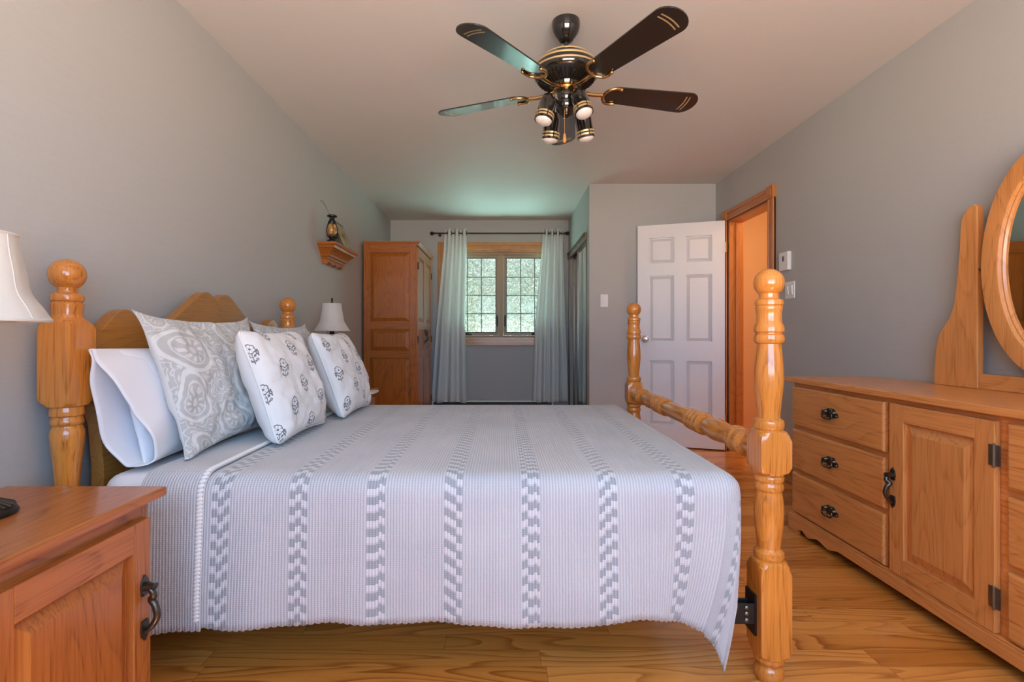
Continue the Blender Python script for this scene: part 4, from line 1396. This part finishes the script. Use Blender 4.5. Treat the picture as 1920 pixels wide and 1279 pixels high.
lx, ly = -1.292, 3.885
t = thing('lantern', (lx, ly, sz), 'small black oil lantern with an amber globe on the wall shelf', 'lantern')
M = lambda a, b, c: (lx + a, ly + b, sz + c)
mb = MB()
lathe(mb, [(0.040, 0), (0.042, 0.006), (0.040, 0.014), (0.028, 0.020), (0.020, 0.028), (0.022, 0.036), (0.030, 0.042), (0.030, 0.052), (0.018, 0.056)], M, 28)
tube(mb, [M(0.03, -0.02, 0.03), M(0.048, -0.03, 0.034)], 0.006, 8)
mb.build('base', BLACK_METAL, t, smooth=40)
g = G('amber_globe_glass')
amber = g.done(g.bsdf(g.ramp(g.noise(g.obj(), 45, 2), [(0.35, (0.30, 0.09, 0.02)), (0.6, (0.62, 0.36, 0.10))]), 0.15, 0, None, 0.6))
mb = MB()
lathe(mb, [(0.018, 0.056), (0.030, 0.072), (0.036, 0.092), (0.034, 0.115), (0.026, 0.135), (0.020, 0.146)], M, 28)
mb.build('globe', amber, t, smooth=60)
mb = MB()
for k in range(4):
    a = 2 * PI * k / 4 + 0.5
    tube(mb, [M(0.034 * math.cos(a), 0.034 * math.sin(a), 0.045), M(0.042 * math.cos(a), 0.042 * math.sin(a), 0.095), M(0.028 * math.cos(a), 0.028 * math.sin(a), 0.150)], 0.003, 6)
mb.build('cage', BLACK_METAL, t, smooth=60)
mb = MB()
lathe(mb, [(0.028, 0.144), (0.030, 0.150), (0.030, 0.162), (0.022, 0.168), (0.018, 0.186), (0.018, 0.194), (0.036, 0.198), (0.037, 0.205), (0.026, 0.212), (0.008, 0.214)], M, 28)
mb.build('cap', BLACK_METAL, t, smooth=40)
mb = MB()
tube(mb, [M(-0.012, 0.0, 0.208), M(-0.030, -0.015, 0.250), M(-0.062, -0.03, 0.312)], [0.0035, 0.003, 0.002], 8)
tube(mb, [M(-0.062, -0.03, 0.312), M(-0.080, -0.028, 0.310)], 0.0018, 6)
mb.build('wire_handle', PEWTER, t)

g = G('landscape_print')
ob = g.obj()
n1 = g.noise(ob, 11, 3, 0.6, 0.5)
x_, y_, z_ = g.sepxyz(ob)
side = g.math('MULTIPLY_ADD', y_, -3.0, 0.5, clamp=True)
c1 = g.ramp(n1, [(0.35, (0.10, 0.13, 0.14)), (0.5, (0.26, 0.30, 0.32)), (0.62, (0.42, 0.44, 0.44))])
c2 = g.ramp(n1, [(0.35, (0.24, 0.11, 0.03)), (0.52, (0.55, 0.38, 0.14)), (0.65, (0.30, 0.32, 0.28))])
landscape = g.done(g.bsdf(g.mix(side, c1, c2), 0.85, 0, None, 0.0, 0.1))
t = thing('picture', (-1.30, 4.26, sz), 'small unframed print leaning on the wall behind the lantern', 'picture')
mb = MB()
p0, p1 = Vector((-1.258, 4.12, sz + 0.001)), Vector((-1.366, 4.12, sz + 0.228))
uu = (p1 - p0)
mb.add([tuple(p0), (p0.x, 4.375, p0.z), (p1.x, 4.375, p1.z), tuple(p1), (p0.x - 0.005, 4.12, p0.z), (p0.x - 0.005, 4.375, p0.z), (p1.x - 0.005, 4.375, p1.z), (p1.x - 0.005, 4.12, p1.z)],
       [(0, 1, 2, 3), (7, 6, 5, 4), (0, 4, 5, 1), (1, 5, 6, 2), (2, 6, 7, 3), (3, 7, 4, 0)])
mb.build('print', landscape, t)
mb = MB()
tube(mb, [(p1.x, 4.12, p1.z), (p1.x, 4.375, p1.z)], 0.004, 6)
mb.build('top_edge', BRONZE, t)

# ------------------------------------------------------------------ dresser
dx0, dx1 = 1.53, 1.985
dy0, dy1 = 0.86, 2.685
t = thing('dresser', (1.77, (dy0 + dy1) / 2, 0), 'long oak dresser with six drawers and a panelled door along the right wall', 'dresser')
mb = MB()
mbox(mb, dx0 + 0.002, dx1, dy0, dy1, 0.085, 0.775, 0)
mb.build('carcass', [DRS['Y']], t, bevel=0.002)
mb = MB()
mbox(mb, dx0 - 0.035, dx1, dy0 - 0.028, dy1 + 0.028, 0.777, 0.803)
mbox(mb, dx0 - 0.004, dx1, dy0 - 0.004, dy1 + 0.004, 0.770, 0.777)
mb.build('top', [DRS['Y']], t, bevel=0.005)
# scalloped plinth
def plinth_outline(L, h):
    pts = [(0, 0), (0.075, 0)]
    s = [(0.075, 0.0), (0.080, 0.014), (0.100, 0.030), (0.125, 0.034), (0.150, 0.022), (0.175, 0.016), (0.200, 0.024), (0.245, 0.038), (0.30, 0.030), (0.33, 0.024), (0.36, 0.034), (0.40, 0.044)]
    s = smoothline(s, 4)
    left = s
    right = [(L - a, b) for a, b in s[::-1]]
    return [(0, h), (0, 0)] + left + right + [(L, 0), (L, h)]
mb = MB()
ol = plinth_outline(dy1 - dy0 + 0.036, 0.092)
prism(mb, ol, 0, 0.022, lambda a, b, c: (dx0 - 0.022 + c, dy1 + 0.018 - a, b))
mbox(mb, dx0 + 0.0001, dx1, dy1, dy1 + 0.018, 0, 0.092); mbox(mb, dx0 + 0.0001, dx1, dy0 - 0.018, dy0, 0, 0.092)
mbox(mb, dx0 - 0.016, dx0 + 0.0, dy0 - 0.012, dy1 + 0.012, 0.092, 0.102)
mb.build('plinth', [DRS['Y']], t, bevel=0.003)
def drawer(y0, y1, z0, z1):
    mb = MB()
    rect = lambda i, c: [(dx0 - c, y0 + i, z0 + i), (dx0 - c, y1 - i, z0 + i), (dx0 - c, y1 - i, z1 - i), (dx0 - c, y0 + i, z1 - i)]
    sweep_rings(mb, [rect(0, 0), rect(0, 0.012), rect(0.003, 0.018), rect(0.009, 0.020)])
    d = mb.build('drawer', [DRS['Y']], t)
    yc_, zc_ = (y0 + y1) / 2, (z0 + z1) / 2 + 0.005
    Md = lambda a, b, c: (dx0 - 0.020 - c, yc_ + a, zc_ + b)
    mb = MB()
    shape = []
    for k in range(48):
        a = 2 * PI * k / 48
        r = 1 + 0.13 * math.cos(6 * a) + 0.06 * math.cos(10 * a)
        shape.append((0.040 * r * math.cos(a), 0.021 * r * math.sin(a)))
    prism(mb, shape, 0, 0.004, Md)
    for s in (-1, 1):
        lathe(mb, [(0.010, 0.004), (0.008, 0.010), (0.005, 0.016), (0.008, 0.022), (0.003, 0.026)], lambda a, b, c, s=s: Md(s * 0.030 + a, 0.006 + b, c), 12)
        sphere(mb, (s * 0.045, -0.008, 0.006), 0.008, 10, 8, M=Md)
    tube(mb, [Md(*p) for p in smoothline([(-0.030, 0.006, 0.020), (-0.036, -0.012, 0.022), (-0.022, -0.024, 0.024), (0, -0.020, 0.026), (0.022, -0.024, 0.024), (0.036, -0.012, 0.022), (0.030, 0.006, 0.020)], 5)], 0.0042, 8)
    sphere(mb, (0, -0.020, 0.026), 0.008, 10, 8, M=Md); sphere(mb, (0, 0.012, 0.004), 0.011, 10, 8, M=Md, sc=(1.4, 1, 0.6))
    mb.build('drawer_pull', PEWTER, d, smooth=50)
for (y0, y1) in ((2.03, 2.672), (0.874, 1.535)):
    for (z0, z1) in ((0.557, 0.757), (0.334, 0.536), (0.108, 0.311)):
        drawer(y0, y1, z0, z1)
mb = MB()
M = lambda a, b, c: (dx0 - c, a, b)
framed(mb, M, 1.572, 1.998, 0.105, 0.757, 0.068, [(0.105, 0.172), (0.690, 0.757)], 0.020, slope=0.040)
dd = mb.build('door', [DRS['Z'], DRS['Y']], t, bevel=0.003)
door_pull(lambda a, b, c: (dx0 - 0.020 - c, 1.978 - a, 0.432 + b), dd)
for zz in (0.652, 0.216):
    hinge(lambda a, b, c, zz=zz: (dx0 - 0.021 - c, 1.568 - a, zz + b), dd)

# ------------------------------------------------------------------ dresser mirror
ZD = 0.803
t = thing('dresser_mirror', (1.93, 1.78, ZD), 'large oval oak-framed mirror between curved supports on the dresser', 'mirror')
yc2 = 1.78
MYc, MZc, MA, MBz = 1.770, 1.288, 0.262, 0.425
for s in (1, -1):
    o1 = [(0.296, ZD), (0.296, 1.545), (0.312, 1.556), (0.328, 1.552), (0.352, 1.535), (0.368, 1.505), (0.373, 1.47), (0.378, 1.38), (0.388, 1.28), (0.400, 1.18), (0.412, 1.13), (0.430, 1.09), (0.462, 1.05), (0.485, 1.005), (0.497, 0.95), (0.503, 0.88), (0.506, ZD)]
    arc_ = smoothline(o1[4:], 4)
    pts = [(yc2 + s * a, b) for a, b in o1[:4] + arc_]
    mb = MB()
    prism(mb, pts, 1.925, 1.953, lambda a, b, c: (c, a, b))
    mb.build('support', DRS['Z'], t, bevel=0.004)
mb = MB()
mbox(mb, 1.930, 1.950, yc2 - 0.296, yc2 + 0.296, ZD, ZD + 0.062)
mb.build('base_rail', DRS['Y'], t, bevel=0.003)
fr_prof = [(1.0, 0.0), (1.0, 0.022), (0.985, 0.027), (0.80, 0.030), (0.775, 0.028), (0.75, 0.020), (0.735, 0.020), (0.72, 0.012), (0.70, 0.010), (0.70, 0.0)]
mb = MB()
rings = []
SEG = 96
for i in range(SEG):
    a = 2 * PI * i / SEG
    ring = []
    for (k, d) in fr_prof:
        wz = (1 - k) * 0.32
        ring.append((1.922 - d, MYc + (MA - wz) * math.cos(a), MZc + (MBz - wz) * math.sin(a)))
    rings.append(ring)
sweep_rings(mb, rings, caps=False, closed=True)
fr = mb.build('mirror_frame', DRS['Z'], t, smooth=30)
mb = MB()
mb.add([(1.9125, MYc + (MA - 0.092) * math.cos(2 * PI * i / SEG), MZc + (MBz - 0.092) * math.sin(2 * PI * i / SEG)) for i in range(SEG)], [tuple(range(SEG))])
mg = mb.build('mirror_glass', MIRROR, t, recalc=False)
for s in (1, -1):
    mb = MB()
    tube(mb, [(1.915, MYc + s * 0.255, MZc), (1.939, yc2 + s * 0.305, MZc)], 0.006, 8)
    mb.build('pivot', PEWTER, t)

# ------------------------------------------------------------------ ceiling fan
FX, FY = 0.288, 2.32
fan = thing('ceiling_fan', (FX, FY, ZC), 'black and brass five-blade ceiling fan with four spotlights', 'ceiling fan')
M = lambda a, b, c: (FX + a, FY + b, c)
mb = MB()
lathe(mb, [(0.063, 2.44), (0.064, 2.425), (0.062, 2.408), (0.056, 2.390), (0.045, 2.374), (0.035, 2.361), (0.027, 2.349), (0.014, 2.343)], M, 40)
mb.build('canopy', FAN_BLACK, fan, smooth=40)
mb = MB()
lathe(mb, [(0.0115, 2.345), (0.0115, 2.296), (0.020, 2.291), (0.020, 2.280)], M, 24)
mb.build('downrod', FAN_BLACK, fan, smooth=40)
M = lambda a, b, c: (FX + a, FY + b, c - 0.028)
mb = MB()
lathe(mb, [(0.022, 2.318), (0.060, 2.314), (0.095, 2.304), (0.120, 2.288), (0.138, 2.266), (0.146, 2.245), (0.147, 2.230), (0.142, 2.216), (0.130, 2.206), (0.100, 2.190), (0.070, 2.178), (0.066, 2.168), (0.05, 2.166)], M, 56)
mh = mb.build('motor_housing', FAN_BLACK, fan, smooth=40)
mb = MB()
for (r, z, w) in ((0.109, 2.2955, 0.004), (0.139, 2.264, 0.004), (0.147, 2.238, 0.0035)):
    lathe(mb, [(r - 0.006, z + 0.006 * 0.9), (r + 0.002, z + w), (r + 0.003, z), (r + 0.002, z - w), (r - 0.006, z - 0.006)], M, 56)
mb.build('gold_band', GOLD, mh, smooth=40)
mb = MB()
for k in range(40):
    a = 2 * PI * k / 40
    c, s = math.cos(a), math.sin(a)
    tube(mb, [M(0.074 * c, 0.074 * s, 2.178), M(0.100 * c, 0.100 * s, 2.188), M(0.128 * c, 0.128 * s, 2.203)], 0.0035, 5)
mb.build('vent_ribs', BRONZE, mh, smooth=40)
mb = MB()
lathe(mb, [(0.056, 2.170), (0.058, 2.160), (0.052, 2.152), (0.040, 2.150)], M, 36)
mb.build('flywheel', BRASS, fan, smooth=40)
# blades
BZ = 2.132
for k in range(5):
    a0 = math.radians(12.5 + 72 * k)
    ca, sa = math.cos(a0), math.sin(a0)
    pitch = math.radians(-12)
    def MBl(r, w, z, ca=ca, sa=sa):
        zz = z * math.cos(pitch) + w * math.sin(pitch)
        ww = w * math.cos(pitch) - z * math.sin(pitch)
        return (FX + r * ca - ww * sa, FY + r * sa + ww * ca, BZ + zz)
    pts = []
    hw0, hw1 = 0.055, 0.071
    r0, r1 = 0.190, 0.655
    for i in range(13):
        t_ = PI / 2 + PI * i / 12
        pts.append((r0 + 0.045 + 0.045 * math.cos(t_), hw0 * math.sin(t_)))
    for i in range(13):
        t_ = -PI / 2 + PI * i / 12
        pts.append((r1 - 0.060 + 0.060 * math.cos(t_), hw1 * math.sin(t_)))
    mb = MB()
    prism(mb, pts, -0.003, 0.003, MBl)
    bl = mb.build('blade', FAN_BLADE, fan, bevel=0.001)
    mb = MB()
    for rr in (0.582, 0.599):
        ar = [(rr + 0.006 * math.cos(j / 8 * PI - PI / 2), -0.046 + 0.092 * j / 8) for j in range(9)]
        pl = [(a - 0.0028, b) for a, b in ar] + [(a + 0.0028, b) for a, b in ar[::-1]]
        prism(mb, pl, -0.0036, -0.0029, MBl)
    mb.build('gold_stripe', GOLD, bl)
    mb = MB()
    tube(mb, [MBl(*p) for p in smoothline([(0.050, 0, 0.004), (0.090, 0, -0.006), (0.130, 0, -0.010), (0.165, 0, -0.008), (0.182, 0, -0.008)], 4)], 0.009, 10)
    hs_ = [(0.248, -0.050, -0.008), (0.225, -0.054, -0.008), (0.200, -0.045, -0.009), (0.184, -0.022, -0.009), (0.180, 0, -0.009), (0.184, 0.022, -0.009), (0.200, 0.045, -0.009), (0.225, 0.054, -0.008), (0.248, 0.050, -0.008)]
    tube(mb, [MBl(*p) for p in smoothline(hs_, 4)], 0.0065, 10)
    for w in (-0.050, 0.050):
        sphere(mb, (0.249, w, -0.008), 0.008, 10, 8, M=MBl)
    mb.build('blade_bracket', BRASS, bl, smooth=50)
# light kit
mb = MB()
lathe(mb, [(0.036, 2.153), (0.040, 2.140), (0.040, 2.128), (0.034, 2.110), (0.046, 2.100), (0.046, 2.076), (0.038, 2.066), (0.030, 2.060), (0.026, 2.045), (0.016, 2.036), (0.008, 2.034)], M, 36)
mb.build('light_fitter', FAN_BLACK, fan, smooth=40)
LENS = None
g = G('frosted_bulb_glass')
LENS = g.done(g.bsdf((0.72, 0.66, 0.62), 0.18, 0, None, 0.6))
for (az_, tilt_, dist, zc_) in ((math.radians(215), 0.28, 0.098, 2.078), (math.radians(125), 0.15, 0.092, 2.060), (math.radians(-55), 0.36, 0.075, 2.098), (math.radians(35), 0.22, 0.100, 2.060)):
    ca, sa = math.cos(az_), math.sin(az_)
    ct, st = math.cos(tilt_), math.sin(tilt_)
    ax = Vector((ca * st, sa * st, -ct))              # pointing out of the mouth
    u1 = ax.orthogonal().normalized(); u2 = ax.cross(u1)
    c0 = Vector((FX + ca * dist, FY + sa * dist, zc_))
    Ml = lambda a, b, c, c0=c0, u1=u1, u2=u2, ax=ax: tuple(c0 + u1 * a + u2 * b + ax * c)
    mb = MB()
    lathe(mb, [(0.004, -0.008), (0.016, -0.005), (0.027, 0.004), (0.034, 0.018), (0.037, 0.034), (0.038, 0.085), (0.0405, 0.088), (0.0405, 0.122), (0.038, 0.122), (0.036, 0.118)], Ml, 32, caps=True)
    tube(mb, [tuple(c0 + ax * 0.010), tuple(c0 + ax * 0.004 - Vector((ca, sa, 0)) * 0.03 + Vector((0, 0, -0.004))), (FX + ca * 0.035, FY + sa * 0.035, 2.062)], 0.007, 8)
    sp = mb.build('spotlight', FAN_BLACK, fan, smooth=40)
    mb = MB()
    for z0_ in (0.094, 0.108):
        for j in range(6):
            seg_ = [2 * PI * (j + 0.06 + 0.88 * i / 8) / 6 for i in range(9)]
            vsb, fsb = [], []
            for th in seg_:
                for (rr, zz) in ((0.0405, z0_ - 0.004), (0.0418, z0_ - 0.004), (0.0418, z0_ + 0.004), (0.0405, z0_ + 0.004)):
                    vsb.append(Ml(rr * math.cos(th), rr * math.sin(th), zz))
            for i in range(8):
                for e in range(4):
                    fsb.append((i * 4 + e, i * 4 + (e + 1) % 4, (i + 1) * 4 + (e + 1) % 4, (i + 1) * 4 + e))
            fsb += [(0, 1, 2, 3), (35, 34, 33, 32)]
            mb.add(vsb, fsb)
    mb.build('gold_band', GOLD, sp, smooth=40)
    mb = MB()
    lathe(mb, [(0.0355, 0.100), (0.0375, 0.119), (0.034, 0.127), (0.024, 0.134), (0.012, 0.138), (0.001, 0.139)], Ml, 28)
    b_ = mb.build('bulb', LENS, sp, smooth=40)
mb = MB()
px_, py_ = FX - 0.012, FY - 0.045
tube(mb, [(px_, py_ + 0.01, 2.04), (px_, py_, 2.02), (px_, py_, 1.915)], 0.0012, 6)
pc = mb.build('pull_chain', BRASS, fan)
mb = MB()
lathe(mb, [(0.002, 1.918), (0.005, 1.914), (0.007, 1.900), (0.0085, 1.888), (0.006, 1.878), (0.001, 1.875)], lambda a, b, c: (px_ + a, py_ + b, c), 14)
kb = mb.build('chain_knob', ORANGE_WOOD, pc, smooth=50)
kb['label'] = 'orange wooden pull knob'
